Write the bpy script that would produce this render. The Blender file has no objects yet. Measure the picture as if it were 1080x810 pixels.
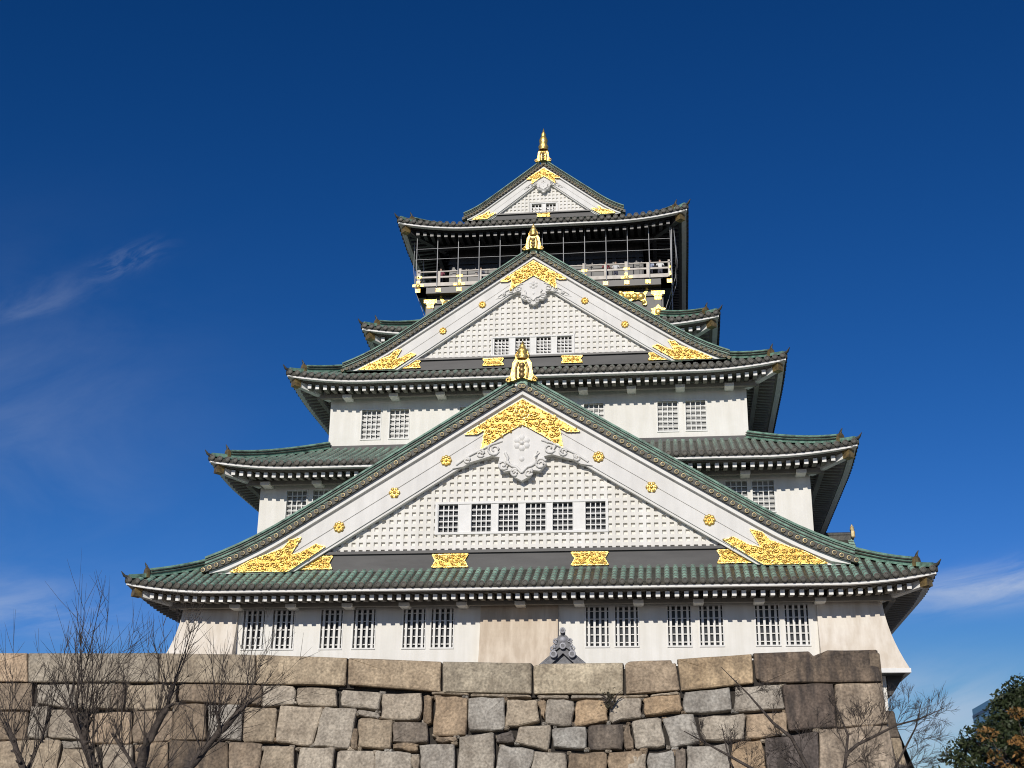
import bpy, math, random
from mathutils import Vector, Matrix
R = math.radians
rnd = random.Random(7)
scene = bpy.context.scene
col = scene.collection

# ------------------------------------------------------------------ camera
cam_data = bpy.data.cameras.new('camera')
cam_data.sensor_width = 36.0
cam_data.lens = 46.0
cam_data.clip_end = 20000
cam = bpy.data.objects.new('camera', cam_data)
col.objects.link(cam)
pitch, yaw, roll = R(20.5007), R(7.2095), R(0.7318)
fw = Vector((-math.sin(yaw)*math.cos(pitch), math.cos(yaw)*math.cos(pitch), math.sin(pitch)))
r0 = Vector((math.cos(yaw), math.sin(yaw), 0)); u0 = r0.cross(fw)
rt = r0*math.cos(roll) + u0*math.sin(roll); up = u0*math.cos(roll) - r0*math.sin(roll)
m = Matrix((rt, up, -fw)).transposed().to_4x4(); m.translation = (8.1664, -70, 1.6)
cam.matrix_world = m
scene.camera = cam

# ------------------------------------------------------------------ light
SUN_EL, SUN_AZ = 27.0, 9.0          # azimuth: degrees to the left of the facade's normal
sun_dir = Vector((-math.sin(R(SUN_AZ))*math.cos(R(SUN_EL)), -math.cos(R(SUN_AZ))*math.cos(R(SUN_EL)), math.sin(R(SUN_EL))))
sl = bpy.data.lights.new('sun', 'SUN'); sl.energy = 3.65; sl.angle = R(0.53); sl.color = (1.0, 0.94, 0.85)
so = bpy.data.objects.new('sun', sl); col.objects.link(so)
so.rotation_euler = (-sun_dir).to_track_quat('-Z', 'Y').to_euler(); so.location = (-20, -60, 80)

world = bpy.data.worlds.new('World'); scene.world = world; world.use_nodes = True
nt = world.node_tree; nt.nodes.clear()
def N(t, **k):
    n = nt.nodes.new(t)
    for a, b in k.items(): setattr(n, a, b)
    return n
def LK(a, b): nt.links.new(a, b)
def MA(op, a, b=None, c=None, clamp=False):
    n = N('ShaderNodeMath', operation=op, use_clamp=clamp)
    for i, x in enumerate((a, b, c)):
        if x is None: continue
        if isinstance(x, (int, float)): n.inputs[i].default_value = x
        else: LK(x, n.inputs[i])
    return n.outputs[0]
sky = N('ShaderNodeTexSky', sky_type='NISHITA')
sky.sun_disc = False; sky.sun_elevation = R(SUN_EL)
sky.sun_rotation = math.atan2(sun_dir.x, sun_dir.y)
sky.altitude = 300; sky.air_density = 0.85; sky.dust_density = 0.15; sky.ozone_density = 3.0
tint = N('ShaderNodeMix', data_type='RGBA', blend_type='MULTIPLY'); tint.inputs[0].default_value = 1
LK(sky.outputs[0], tint.inputs[6]); tint.inputs[7].default_value = (0.50, 0.78, 1.0, 1)
tc = N('ShaderNodeTexCoord'); sep = N('ShaderNodeSeparateXYZ'); LK(tc.outputs['Generated'], sep.inputs[0])
az = MA('MULTIPLY', MA('ARCTAN2', sep.outputs[0], sep.outputs[1]), 57.2958)
el = MA('MULTIPLY', MA('ARCSINE', sep.outputs[2]), 57.2958)
def blob(a0, e0, sa, se, rot):
    da = MA('SUBTRACT', az, a0); de = MA('SUBTRACT', el, e0)
    c, s = math.cos(R(rot)), math.sin(R(rot))
    x = MA('DIVIDE', MA('ADD', MA('MULTIPLY', da, c), MA('MULTIPLY', de, s)), sa)
    y = MA('DIVIDE', MA('SUBTRACT', MA('MULTIPLY', de, c), MA('MULTIPLY', da, s)), se)
    q = MA('ADD', MA('MULTIPLY', x, x), MA('MULTIPLY', y, y))
    return MA('POWER', 2.718, MA('MULTIPLY', q, -1.0))
def streak(rot, sx, sy, scale, seed, detail=6, rough=0.62, dist=0.6):
    c, s = math.cos(R(rot)), math.sin(R(rot))
    x = MA('MULTIPLY', MA('ADD', MA('MULTIPLY', az, c), MA('MULTIPLY', el, s)), sx)
    y = MA('MULTIPLY', MA('SUBTRACT', MA('MULTIPLY', el, c), MA('MULTIPLY', az, s)), sy)
    cb = N('ShaderNodeCombineXYZ'); LK(x, cb.inputs[0]); LK(y, cb.inputs[1]); cb.inputs[2].default_value = seed
    n = N('ShaderNodeTexNoise'); n.inputs['Scale'].default_value = scale; n.inputs['Detail'].default_value = detail
    n.inputs['Roughness'].default_value = rough; n.inputs['Distortion'].default_value = dist
    LK(cb.outputs[0], n.inputs['Vector'])
    return n.outputs[0]
def thr(v, lo, hi):
    n = N('ShaderNodeMapRange', interpolation_type='SMOOTHSTEP'); LK(v, n.inputs[0])
    n.inputs[1].default_value = lo; n.inputs[2].default_value = hi
    return n.outputs[0]
w1 = MA('MULTIPLY', blob(-25.4, 24.5, 1.5, 0.45, 28), thr(streak(28, 0.5, 1.6, 0.9, 2.0), .38, .72))
w1b = MA('MULTIPLY', blob(-29, 22.2, 2.6, 0.8, 28), thr(streak(28, 0.3, 1.0, 0.6, 5.0), .35, .8))
w2 = MA('MULTIPLY', blob(-30, 16, 7.5, 6, 20), thr(streak(20, 0.25, 0.6, 0.35, 9.0), .2, .85))
w3 = MA('MULTIPLY', blob(14.5, 11.35, 5.5, 0.75, 4), thr(streak(6, 0.3, 1.5, 0.6, 14.0), .25, .7))
w4 = MA('MULTIPLY', blob(10.5, 6.2, 4.5, 1.8, 0), thr(streak(10, 0.3, 0.9, 0.5, 21.0), .25, .75))
w5 = MA('MULTIPLY', blob(-28, 9.8, 4.5, 1.2, 0), thr(streak(4, 0.25, 1.2, 0.5, 33.0), .3, .75))
cl = MA('ADD', MA('ADD', MA('MULTIPLY', w1, .24), MA('MULTIPLY', w1b, .15)), MA('ADD', MA('MULTIPLY', w2, .15), MA('MULTIPLY', w3, .78)))
cl = MA('ADD', cl, MA('ADD', MA('MULTIPLY', w4, .55), MA('MULTIPLY', w5, .42)), clamp=True)
sc_ = N('ShaderNodeSeparateColor'); LK(tint.outputs[2], sc_.inputs[0]); cc_ = N('ShaderNodeCombineColor')
for i_, (a_, g_, m_) in enumerate(((5.5, 2.2, .72), (.95, 1.36, .60), (.96, 1.26, .62))):      # a clearer, deeper blue air
    v_ = MA('MINIMUM', MA('MULTIPLY', sc_.outputs[i_], .1), .9)
    LK(MA('MULTIPLY', MA('MINIMUM', MA('MULTIPLY', MA('POWER', v_, g_), a_), m_), 10), cc_.inputs[i_])
cmix = N('ShaderNodeMix', data_type='RGBA', blend_type='MIX')
LK(cl, cmix.inputs[0]); LK(cc_.outputs[0], cmix.inputs[6]); cmix.inputs[7].default_value = (5.2, 5.9, 7.2, 1)
bg = N('ShaderNodeBackground'); bg.inputs[1].default_value = 0.1
LK(cmix.outputs[2], bg.inputs[0]); wo = N('ShaderNodeOutputWorld'); LK(bg.outputs[0], wo.inputs[0])

scene.view_settings.view_transform = 'Standard'; scene.view_settings.look = 'None'
scene.view_settings.exposure = 0.0; scene.view_settings.gamma = 1.0; scene.view_settings.use_curve_mapping = False
scene.cycles.max_bounces = 6
scene.cycles.filter_width = 1.05

# ------------------------------------------------------------------ materials
def mat(name, c1, c2=None, scale=1.0, rough=0.8, metal=0.0, bump=0.0, bscale=None, detail=6, lo=.35, hi=.65, attr=None, spec=None, stretch=(1, 1, 1), streaks=None, fine=None):
    """procedural: noise mix of two colours, optional vertical weather streaks (streaks = (colour, amount)) and bump"""
    mt = bpy.data.materials.new(name); mt.use_nodes = True
    t = mt.node_tree; n = t.nodes; b = n['Principled BSDF']
    b.inputs['Roughness'].default_value = rough; b.inputs['Metallic'].default_value = metal
    if spec is not None: b.inputs['Specular IOR Level'].default_value = spec
    tcn = n.new('ShaderNodeTexCoord')
    mp = n.new('ShaderNodeMapping'); mp.inputs['Scale'].default_value = stretch
    t.links.new(tcn.outputs['Object'], mp.inputs[0])
    no = n.new('ShaderNodeTexNoise'); no.inputs['Scale'].default_value = scale; no.inputs['Detail'].default_value = detail
    no.inputs['Roughness'].default_value = .65
    t.links.new(mp.outputs[0], no.inputs['Vector'])
    mr = n.new('ShaderNodeMapRange'); mr.inputs[1].default_value = lo; mr.inputs[2].default_value = hi
    t.links.new(no.outputs[0], mr.inputs[0])
    mx = n.new('ShaderNodeMix'); mx.data_type = 'RGBA'
    t.links.new(mr.outputs[0], mx.inputs[0])
    c2 = c2 or c1
    mx.inputs[6].default_value = (*c1, 1); mx.inputs[7].default_value = (*c2, 1)
    out = mx.outputs[2]
    if attr:
        at = n.new('ShaderNodeAttribute'); at.attribute_name = attr
        m2 = n.new('ShaderNodeMix'); m2.data_type = 'RGBA'; m2.blend_type = 'MULTIPLY'; m2.inputs[0].default_value = 1
        t.links.new(at.outputs['Color'], m2.inputs[6]); t.links.new(out, m2.inputs[7]); out = m2.outputs[2]
    if streaks:
        sc, amt = streaks
        mp2 = n.new('ShaderNodeMapping'); mp2.inputs['Scale'].default_value = (1.7, 1.7, .12)
        t.links.new(tcn.outputs['Object'], mp2.inputs[0])
        n2 = n.new('ShaderNodeTexNoise'); n2.inputs['Scale'].default_value = 1.3; n2.inputs['Detail'].default_value = 7
        n2.inputs['Roughness'].default_value = .6
        t.links.new(mp2.outputs[0], n2.inputs['Vector'])
        mr2 = n.new('ShaderNodeMapRange'); mr2.inputs[1].default_value = .38; mr2.inputs[2].default_value = .62; mr2.inputs[4].default_value = amt
        t.links.new(n2.outputs[0], mr2.inputs[0])
        fac = mr2.outputs[0]
        if attr:
            mm = n.new('ShaderNodeMath'); mm.operation = 'MULTIPLY'
            t.links.new(fac, mm.inputs[0]); t.links.new(at.outputs['Alpha'], mm.inputs[1]); fac = mm.outputs[0]
        m3 = n.new('ShaderNodeMix'); m3.data_type = 'RGBA'
        t.links.new(fac, m3.inputs[0]); t.links.new(out, m3.inputs[6]); m3.inputs[7].default_value = (*sc, 1); out = m3.outputs[2]
    if fine:
        n4 = n.new('ShaderNodeTexNoise'); n4.inputs['Scale'].default_value = fine[0]; n4.inputs['Detail'].default_value = 4
        t.links.new(tcn.outputs['Object'], n4.inputs['Vector'])
        r4 = n.new('ShaderNodeMapRange'); r4.inputs[1].default_value = .3; r4.inputs[2].default_value = .7; r4.inputs[3].default_value = 1 - fine[1]; r4.inputs[4].default_value = 1 + fine[1]
        t.links.new(n4.outputs[0], r4.inputs[0])
        m4 = n.new('ShaderNodeMix'); m4.data_type = 'RGBA'; m4.blend_type = 'MULTIPLY'; m4.inputs[0].default_value = 1
        t.links.new(out, m4.inputs[6]); t.links.new(r4.outputs[0], m4.inputs[7]); out = m4.outputs[2]
    t.links.new(out, b.inputs['Base Color'])
    if bump:
        nb = n.new('ShaderNodeTexNoise'); nb.inputs['Scale'].default_value = bscale or scale*4; nb.inputs['Detail'].default_value = 6
        t.links.new(tcn.outputs['Object'], nb.inputs['Vector'])
        bp = n.new('ShaderNodeBump'); bp.inputs['Strength'].default_value = bump; bp.inputs['Distance'].default_value = .08
        t.links.new(nb.outputs[0], bp.inputs['Height']); t.links.new(bp.outputs[0], b.inputs['Normal'])
    return mt

M = {}
M['plaster'] = mat('white_plaster', (.83, .81, .76), (.76, .74, .685), .5, .85, bump=.05, bscale=9, streaks=((.58, .55, .47), .30))
M['trim'] = mat('white_trim', (.82, .81, .78), (.74, .73, .69), 1.5, .8, fine=(6, .05))
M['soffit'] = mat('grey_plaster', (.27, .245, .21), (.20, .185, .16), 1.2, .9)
M['board'] = mat('pale_barge_board', (.78, .765, .725), (.71, .695, .655), .8, .75, streaks=((.55, .535, .50), .30))
M['cream'] = mat('weathered_cream_plaster', (.72, .635, .52), (.60, .50, .385), .35, .9, bump=.06, bscale=7, streaks=((.40, .31, .22), .55), lo=.3, hi=.7)
M['pale_cream'] = mat('pale_cream_plaster', (.79, .74, .665), (.70, .63, .53), .30, .9, bump=.06, bscale=7, streaks=((.46, .37, .27), .42), lo=.36, hi=.72)
M['tile'] = mat('verdigris_copper', (.25, .40, .31), (.06, .085, .068), 2.6, .6, lo=.47, hi=.78, bump=.25, bscale=9, spec=.35, fine=(.45, .42))
M['ridge'] = mat('pale_verdigris', (.19, .335, .255), (.05, .08, .062), 2.2, .55, lo=.40, hi=.68, bump=.2, bscale=6, spec=.35)
M['tiledark'] = mat('dark_copper', (.075, .07, .052), (.028, .028, .024), 3, .55, bump=.2, bscale=8)
M['bronze'] = mat('bronze', (.42, .29, .11), (.14, .10, .05), 3.5, .45, metal=.6)
M['ring'] = mat('gilt_ring', (.66, .53, .27), (.16, .13, .08), 1.2, .5, metal=.3)
M['gold_back'] = mat('crevice_shade_gold', (.62, .40, .10), (.5, .31, .07), 4, .42, metal=.8, bump=.3, bscale=12)  # darker than the leaf: crevice shade of the openwork put into the colour
M['eave_end'] = mat('eave_tile_end', (.085, .072, .05), (.03, .03, .025), 2, .6)
M['gold'] = mat('gold_leaf', (.95, .69, .24), (.80, .52, .12), 4, .36, metal=.8, bump=.5, bscale=10)
M['black'] = mat('black_lacquer', (.022, .021, .022), (.035, .033, .032), 2, .45)
M['dark'] = mat('dark_timber', (.085, .082, .08), (.05, .048, .048), 1.2, .6, stretch=(.2, 1, 1))
M['pane'] = mat('window_glass', (.03, .035, .042), (.05, .052, .055), 1.0, .25, spec=.25)
M['cream_rail'] = mat('cream_rail', (.66, .61, .54), (.52, .47, .41), 3, .7)
M['wire'] = mat('grey_wire', (.42, .42, .42), (.34, .34, .34), 4, .5)
M['greytile'] = mat('grey_roof_tile', (.10, .10, .105), (.2, .2, .21), 5, .6, bump=.2)
M['stone'] = mat('granite', (1.16, 1.13, 1.08), (.56, .52, .48), 1.1, .92, bump=.5, bscale=7, lo=.3, hi=.68, detail=9, attr='tone', streaks=((.045, .036, .030), .95), fine=(9, .35))
M['joint'] = mat('dark_joint', (.022, .018, .015), (.04, .034, .028), 3, .95, bump=.4)
M['bark'] = mat('bark', (.034, .025, .020), (.085, .068, .056), 9, .9, bump=.4, bscale=20)
M['leaf'] = mat('evergreen_leaf', (.018, .030, .011), (.045, .060, .018), .7, .6)
M['autumn'] = mat('autumn_leaf', (.26, .13, .035), (.16, .10, .03), .8, .65)
M['ground'] = mat('pale_gravel', (.21, .195, .165), (.15, .14, .12), .6, .95, bump=.2, bscale=8)
M['bluebld'] = mat('blue_glass', (.035, .095, .17), (.05, .12, .2), .1, .25)
M['panel'] = mat('dark_grey_panel', (.10, .095, .09), (.07, .066, .063), 1.5, .5)
M['deadleaf'] = mat('withered_leaf', (.05, .04, .02), (.03, .03, .015), 8)
M['skin'] = mat('skin', (.55, .36, .26))
M['hair'] = mat('hair', (.02, .016, .014), rough=.5)

# ------------------------------------------------------------------ mesh builder
class MB:
    def __init__(s, T=None): s.v = []; s.f = []; s.m = []; s.s = []; s.c = []; s.T = T
    def add(s, pts, faces, mi=0, smooth=False, c=None):
        o = len(s.v); T = s.T
        s.v.extend([T(*p) for p in pts] if T else [tuple(p) for p in pts])
        for f in faces:
            s.f.append([o+i for i in f]); s.m.append(mi); s.s.append(smooth); s.c.append(c)
    def box(s, x0, x1, y0, y1, z0, z1, mi=0):
        s.add([(x0,y0,z0),(x1,y0,z0),(x1,y1,z0),(x0,y1,z0),(x0,y0,z1),(x1,y0,z1),(x1,y1,z1),(x0,y1,z1)],
              [(0,3,2,1),(4,5,6,7),(0,1,5,4),(1,2,6,5),(2,3,7,6),(3,0,4,7)], mi)
    def bar(s, p0, p1, w, h, mi=0, upv=(0, 0, 1)):
        """box beam from p0 to p1, width w, height h"""
        p0, p1 = Vector(p0), Vector(p1); d = (p1-p0).normalized(); sd = d.cross(Vector(upv)).normalized(); u = sd.cross(d)
        pts = []
        for p in (p0, p1):
            for a, b in ((-1,-1),(1,-1),(1,1),(-1,1)): pts.append(tuple(p + sd*a*w/2 + u*b*h/2))
        s.add(pts, [(3,2,1,0),(4,5,6,7),(0,1,5,4),(1,2,6,5),(2,3,7,6),(3,0,4,7)], mi)
    def tube(s, pts, rad, n=6, mi=0, cap=True, smooth=True):
        pts = [Vector(p) for p in pts]; rings = []
        for i, p in enumerate(pts):
            d = (pts[min(i+1, len(pts)-1)] - pts[max(i-1, 0)])
            d = d.normalized() if d.length > 1e-9 else Vector((0,0,1))
            a = d.cross(Vector((0.13, 0.31, 0.94) if abs(d.z) < .95 else (1, 0, 0))).normalized(); b = d.cross(a)
            r = rad[i] if isinstance(rad, (list, tuple)) else rad
            rings.append([tuple(p + (a*math.cos(2*math.pi*k/n) + b*math.sin(2*math.pi*k/n))*r) for k in range(n)])
        V = [q for r in rings for q in r]; F = []
        for i in range(len(pts)-1):
            for k in range(n): F.append((i*n+k, i*n+(k+1) % n, (i+1)*n+(k+1) % n, (i+1)*n+k))
        s.add(V, F, mi, smooth)
        if cap:
            s.add(rings[0], [tuple(range(n))[::-1]], mi); s.add(rings[-1], [tuple(range(n))], mi)
    def lathe(s, c, prof, n=12, mi=0, smooth=True):
        """prof: list of (radius, z)"""
        V = []; F = []
        for r, z in prof:
            for k in range(n):
                a = 2*math.pi*k/n; V.append((c[0]+r*math.cos(a), c[1]+r*math.sin(a), c[2]+z))
        for i in range(len(prof)-1):
            for k in range(n): F.append((i*n+k, i*n+(k+1) % n, (i+1)*n+(k+1) % n, (i+1)*n+k))
        F.append(tuple(range((len(prof)-1)*n, len(prof)*n)))
        s.add(V, F, mi, smooth)
    def disc(s, x, y, z, r, th, n=12, mi=0, ring=None, mi2=1, flat=None):
        """disc facing -y; optional ring (inner ratio) on its face"""
        a = [2*math.pi*k/n for k in range(n)]
        V = [(x+r*math.cos(t), y, z+r*math.sin(t)) for t in a] + [(x+r*math.cos(t), y+th, z+r*math.sin(t)) for t in a]
        s.add(V, [tuple(range(n))[::-1][::-1]] + [(k, k+n, (k+1) % n+n, (k+1) % n) for k in range(n)], mi)
        if ring:
            yy = y-.012
            V = [(x+r*.92*math.cos(t), yy, z+r*.92*math.sin(t)) for t in a] + [(x+r*ring*math.cos(t), yy-.01, z+r*ring*math.sin(t)) for t in a]
            s.add(V, [(k, (k+1) % n, (k+1) % n+n, k+n) for k in range(n)], mi2)
    def prism(s, poly, y0, y1, mi=0):
        """XZ polygon extruded from y0 (front) to y1"""
        n = len(poly)
        V = [(x, y0, z) for x, z in poly] + [(x, y1, z) for x, z in poly]
        s.add(V, [tuple(range(n)), tuple(range(2*n-1, n-1, -1))] + [(k, k+n, (k+1) % n+n, (k+1) % n) for k in range(n)], mi)
    def dome(s, x, y, z, r, h, n=7, mi=0, rot=0, el=1.0, an=0.0):
        if el != 1.0:
            ca, sa = math.cos(an), math.sin(an)
            P = [(q*r*math.cos(2*math.pi*k/n)*el, q*r*math.sin(2*math.pi*k/n)/el) for q in (1, .6) for k in range(n)]
            V = [(x+a*ca-b*sa, y-(h*.8 if i >= n else 0), z+a*sa+b*ca) for i, (a, b) in enumerate(P)]+[(x, y-h, z)]
            s.add(V, [(k, (k+1) % n, n+(k+1) % n, n+k) for k in range(n)] + [(n+k, n+(k+1) % n, 2*n) for k in range(n)], mi, True); return
        V = [(x+r*math.cos(rot+2*math.pi*k/n), y, z+r*math.sin(rot+2*math.pi*k/n)) for k in range(n)]
        V += [(x+.6*r*math.cos(rot+2*math.pi*k/n), y-h*.8, z+.6*r*math.sin(rot+2*math.pi*k/n)) for k in range(n)]
        V += [(x, y-h, z)]
        s.add(V, [(k, (k+1) % n, n+(k+1) % n, n+k) for k in range(n)] + [(n+k, n+(k+1) % n, 2*n) for k in range(n)], mi, True)
    def mesh(s, name, mats):
        me = bpy.data.meshes.new(name); me.from_pydata(s.v, [], s.f)
        for mm in mats: me.materials.append(mm)
        me.polygons.foreach_set('material_index', s.m); me.polygons.foreach_set('use_smooth', s.s)
        if any(c is not None for c in s.c):
            ca = me.color_attributes.new('tone', 'FLOAT_COLOR', 'CORNER')
            arr = []
            for p, c in zip(s.f, s.c): arr.extend(list(c or (1, 1, 1, 0))*len(p))
            ca.data.foreach_set('color', arr)
        me.update()
        return me
    def build(s, name, mats, parent=None, root=False):
        if not isinstance(mats, (list, tuple)): mats = [mats]
        return link(name, s.mesh(name, mats), parent)

def link(name, me, parent=None, loc=None):
    o = bpy.data.objects.new(name, me); col.objects.link(o)
    if parent is not None:
        o.parent = parent
        if parent.type == 'EMPTY' and parent.parent is None: o.matrix_parent_inverse = Matrix.Translation(-parent.location)
    if loc: o.location = loc
    return o
def tag(o, label=None, cat=None, group=None, kind=None):
    if label: o['label'] = label
    if cat: o['category'] = cat
    if group: o['group'] = group
    if kind: o['kind'] = kind
    return o
def empty(name, loc=(0, 0, 0)):
    o = bpy.data.objects.new(name, None); o.location = loc; o.empty_display_size = .2; col.objects.link(o); return o

# ------------------------------------------------------------------ the setting: ground
g = MB(); S_ = 4000
g.add([(-S_, -S_, 0), (S_, -S_, 0), (S_, S_, 0), (-S_, S_, 0)], [(0, 1, 2, 3)])
tag(g.build('ground', M['ground']), 'pale gravel ground of the castle court', 'ground', kind='structure')
# granite stones traced on the wall face: (tone, corners in metres: x, z)
STONES = [('t',[(-9.42,9.64),(-7.56,9.56),(-7.48,8.74),(-9.35,8.84)]),('t',[(-7.29,9.5),(-5.44,9.41),(-5.5,8.54),(-7.28,8.8)]),('t',[(-5.32,9.35),(-3.5,9.29),(-3.52,8.14),(-5.31,8.18)]),('b',[(-3.38,9.23),(-3.03,9.19),(-3.01,7.96),(-3.38,8.01)]),('o',[(-2.86,9.16),(-1.41,9.12),(-1.32,7.46),(-2.81,7.43)]),('g',[(-1.31,9.12),(0.37,9.07),(0.39,7.71),(-1.19,7.64)]),('g',[(-6.43,8.54),(-5.42,8.4),(-5.4,8.18),(-6.41,8.36)]),('t',[(-8.05,8.66),(-6.49,8.58),(-6.66,6.86),(-8.36,6.96)]),('b',[(-6.37,7.71),(-6.32,6.82),(-6.59,6.82),(-6.53,7.68)]),('t',[(-6.32,8.18),(-4.8,8.07),(-4.75,6.82),(-6.24,6.89)]),('b',[(-4.71,7.96),(-3.18,8.0),(-3.11,7.14),(-4.67,7.11)]),('b',[(-4.59,7.06),(-3.5,7.0),(-3.51,6.72),(-4.61,6.79)]),('b',[(-2.69,7.34),(-1.75,7.36),(-1.74,7.11),(-2.68,7.14)]),('t',[(-1.66,7.34),(-0.07,7.53),(0.01,5.9),(-1.58,5.82)]),('g',[(-3.39,6.97),(-1.87,7.0),(-1.75,5.69),(-3.29,5.68)]),('t',[(-7.12,6.72),(-5.47,6.68),(-5.36,5.54),(-7.09,5.53)]),('t',[(-5.4,6.72),(-3.83,6.65),(-3.7,5.54),(-5.32,5.54)]),('t',[(-3.71,6.51),(-3.44,6.51),(-3.38,5.54),(-3.62,5.54)]),('t',[(0.48,9.0),(1.82,9.0),(1.96,8.06),(0.5,7.78)]),('g',[(2.29,9.0),(3.52,8.96),(3.46,7.82),(2.28,7.92)]),('b',[(1.9,8.98),(2.24,8.98),(2.21,8.13),(2.02,8.49)]),('o',[(3.66,8.99),(5.06,8.99),(5.02,8.06),(3.6,7.85)]),('g',[(5.16,9.02),(6.52,9.06),(6.54,8.24),(5.2,8.0)]),('k',[(0.04,7.43),(0.79,7.6),(0.84,7.15),(0.06,7.08)]),('t',[(1.07,7.82),(2.5,7.82),(2.38,6.77),(0.92,7.08)]),('g',[(2.61,7.74),(4.1,7.78),(4.11,6.8),(2.63,6.9)]),('k',[(4.24,7.81),(5.72,7.92),(5.71,6.84),(4.21,6.8)]),('b',[(5.83,7.85),(6.04,7.88),(6.19,6.84),(5.8,6.81)]),('t',[(6.11,8.02),(7.38,8.19),(7.63,7.01),(6.31,6.81)]),('g',[(0.24,6.97),(1.78,6.76),(1.53,5.7),(0.09,5.69)]),('t',[(1.87,6.72),(3.19,6.59),(3.25,5.57),(1.62,5.56)]),('b',[(3.37,6.59),(4.98,6.67),(5.03,5.58),(3.32,5.57)]),('b',[(5.09,6.67),(6.62,6.7),(6.7,5.58),(5.1,5.58)]),('o',[(6.69,9.05),(8.33,9.23),(8.37,8.52),(6.72,8.31)]),('g',[(8.51,9.34),(10.55,9.51),(10.61,8.51),(8.47,8.44)]),('g',[(10.77,9.54),(12.8,9.62),(12.86,8.58),(10.71,8.48)]),('g',[(7.52,8.16),(8.89,8.37),(9.09,7.19),(7.9,6.91)]),('t',[(9.09,8.2),(11.12,8.33),(11.05,7.22),(9.23,7.22)]),('o',[(11.22,8.33),(12.95,8.4),(12.91,7.5),(11.22,7.26)]),('g',[(6.82,6.6),(7.93,6.74),(8.0,5.59),(6.84,5.58)]),('g',[(8.56,6.88),(10.35,7.02),(10.35,5.6),(8.51,5.59)]),('o',[(10.51,7.05),(11.8,7.22),(11.9,5.6),(10.45,5.6)]),('b',[(8.04,6.77),(8.49,6.84),(8.46,5.59),(8.07,5.59)]),('t',[(5.85,6.56),(6.72,6.6),(6.75,5.58),(5.84,5.58)]),('K',[(12.91,9.68),(15.13,9.7),(15.04,7.77),(12.99,7.6)]),('S',[(15.19,9.67),(17.23,9.73),(17.29,7.91),(15.15,7.77)]),('K',[(11.98,7.26),(14.25,7.6),(14.07,5.61),(11.96,5.6)]),('S',[(14.35,7.64),(17.3,7.84),(17.44,5.63),(14.14,5.61)]),('b',[(-25.82,9.85),(-22.6,9.86),(-22.32,8.6),(-25.46,8.6)]),('t',[(-22.23,9.83),(-20.44,9.82),(-20.17,8.68),(-22.14,8.93)]),('t',[(-20.36,9.82),(-18.62,9.83),(-18.45,8.67),(-20.09,8.68)]),('b',[(-18.52,9.81),(-17.95,9.83),(-17.76,8.64),(-18.36,8.64)]),('t',[(-17.78,9.77),(-15.32,9.76),(-15.26,8.64),(-17.59,8.64)]),('b',[(-15.21,9.78),(-11.23,9.74),(-11.06,8.85),(-15.09,8.96)]),('t',[(-11.1,9.67),(-9.58,9.69),(-9.5,8.85),(-10.97,8.77)]),('t',[(-22.4,8.78),(-21.43,8.75),(-21.24,7.29),(-22.1,7.28)]),('t',[(-21.3,8.61),(-19.89,8.5),(-19.55,7.2),(-21.15,7.28)]),('o',[(-19.39,8.35),(-17.33,8.51),(-17.02,7.06),(-19.09,7.06)]),('b',[(-17.24,8.53),(-15.33,8.56),(-15.07,7.21),(-16.93,7.06)]),('b',[(-25.44,8.53),(-22.48,8.52),(-22.22,7.2),(-25.06,7.2)]),('b',[(-15.29,8.84),(-13.75,8.83),(-13.45,7.24),(-15.03,7.22)]),('g',[(-13.61,8.82),(-11.99,8.78),(-11.78,7.21),(-13.34,7.28)]),('t',[(-11.86,8.67),(-10.27,8.63),(-10.21,7.17),(-11.7,7.14)]),('t',[(-10.19,8.74),(-8.11,8.64),(-8.47,6.96),(-10.11,7.1)]),('t',[(-25.04,7.11),(-20.47,7.15),(-20.37,5.62),(-24.61,5.6)]),('t',[(-20.3,6.75),(-18.72,6.78),(-18.16,5.63),(-20.28,5.62)]),('g',[(-20.35,7.13),(-19.19,7.15),(-19.13,6.85),(-20.31,6.8)]),('t',[(-18.38,6.95),(-16.97,6.97),(-16.65,5.63),(-18.01,5.63)]),('b',[(-16.85,6.97),(-15.28,7.12),(-15.0,5.64),(-16.5,5.63)]),('k',[(-15.21,7.15),(-12.44,7.08),(-12.17,5.65),(-14.96,5.64)]),('b',[(-12.33,7.09),(-10.75,7.05),(-10.8,5.65),(-12.09,5.65)]),('t',[(-10.64,6.89),(-9.28,6.92),(-9.07,5.66),(-10.67,5.65)]),('t',[(-8.92,6.82),(-7.33,6.86),(-7.43,5.67),(-8.91,5.66)])]
COPING = [[(-27.58,11.4),(-23.15,11.36),(-22.78,9.93),(-27.15,9.95)],[(-23.12,11.36),(-16.5,11.32),(-16.22,9.89),(-22.76,9.93)],[(-16.47,11.32),(-11.68,11.2),(-11.46,9.79),(-16.19,9.88)],[(-11.65,11.2),(-7.18,11.02),(-7.12,9.69),(-11.44,9.78)],[(-7.13,11.01),(-2.69,10.81),(-2.62,9.38),(-7.03,9.73)],[(-2.63,10.8),(1.56,10.71),(1.6,9.27),(-2.52,9.33)],[(1.63,10.58),(2.13,10.69),(5.78,10.71),(5.77,9.24),(1.69,9.25)],[(5.85,10.62),(6.07,10.77),(7.97,10.82),(8.01,10.65),(8.18,10.66),(8.31,9.4),(5.88,9.22)],[(8.23,10.86),(11.62,11.07),(11.62,9.71),(8.37,9.38)],[(11.66,11.11),(14.17,11.18),(14.36,10.96),(14.97,11.21),(17.19,11.22),(17.23,9.75),(12.08,9.72),(11.72,9.93)]]
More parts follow.
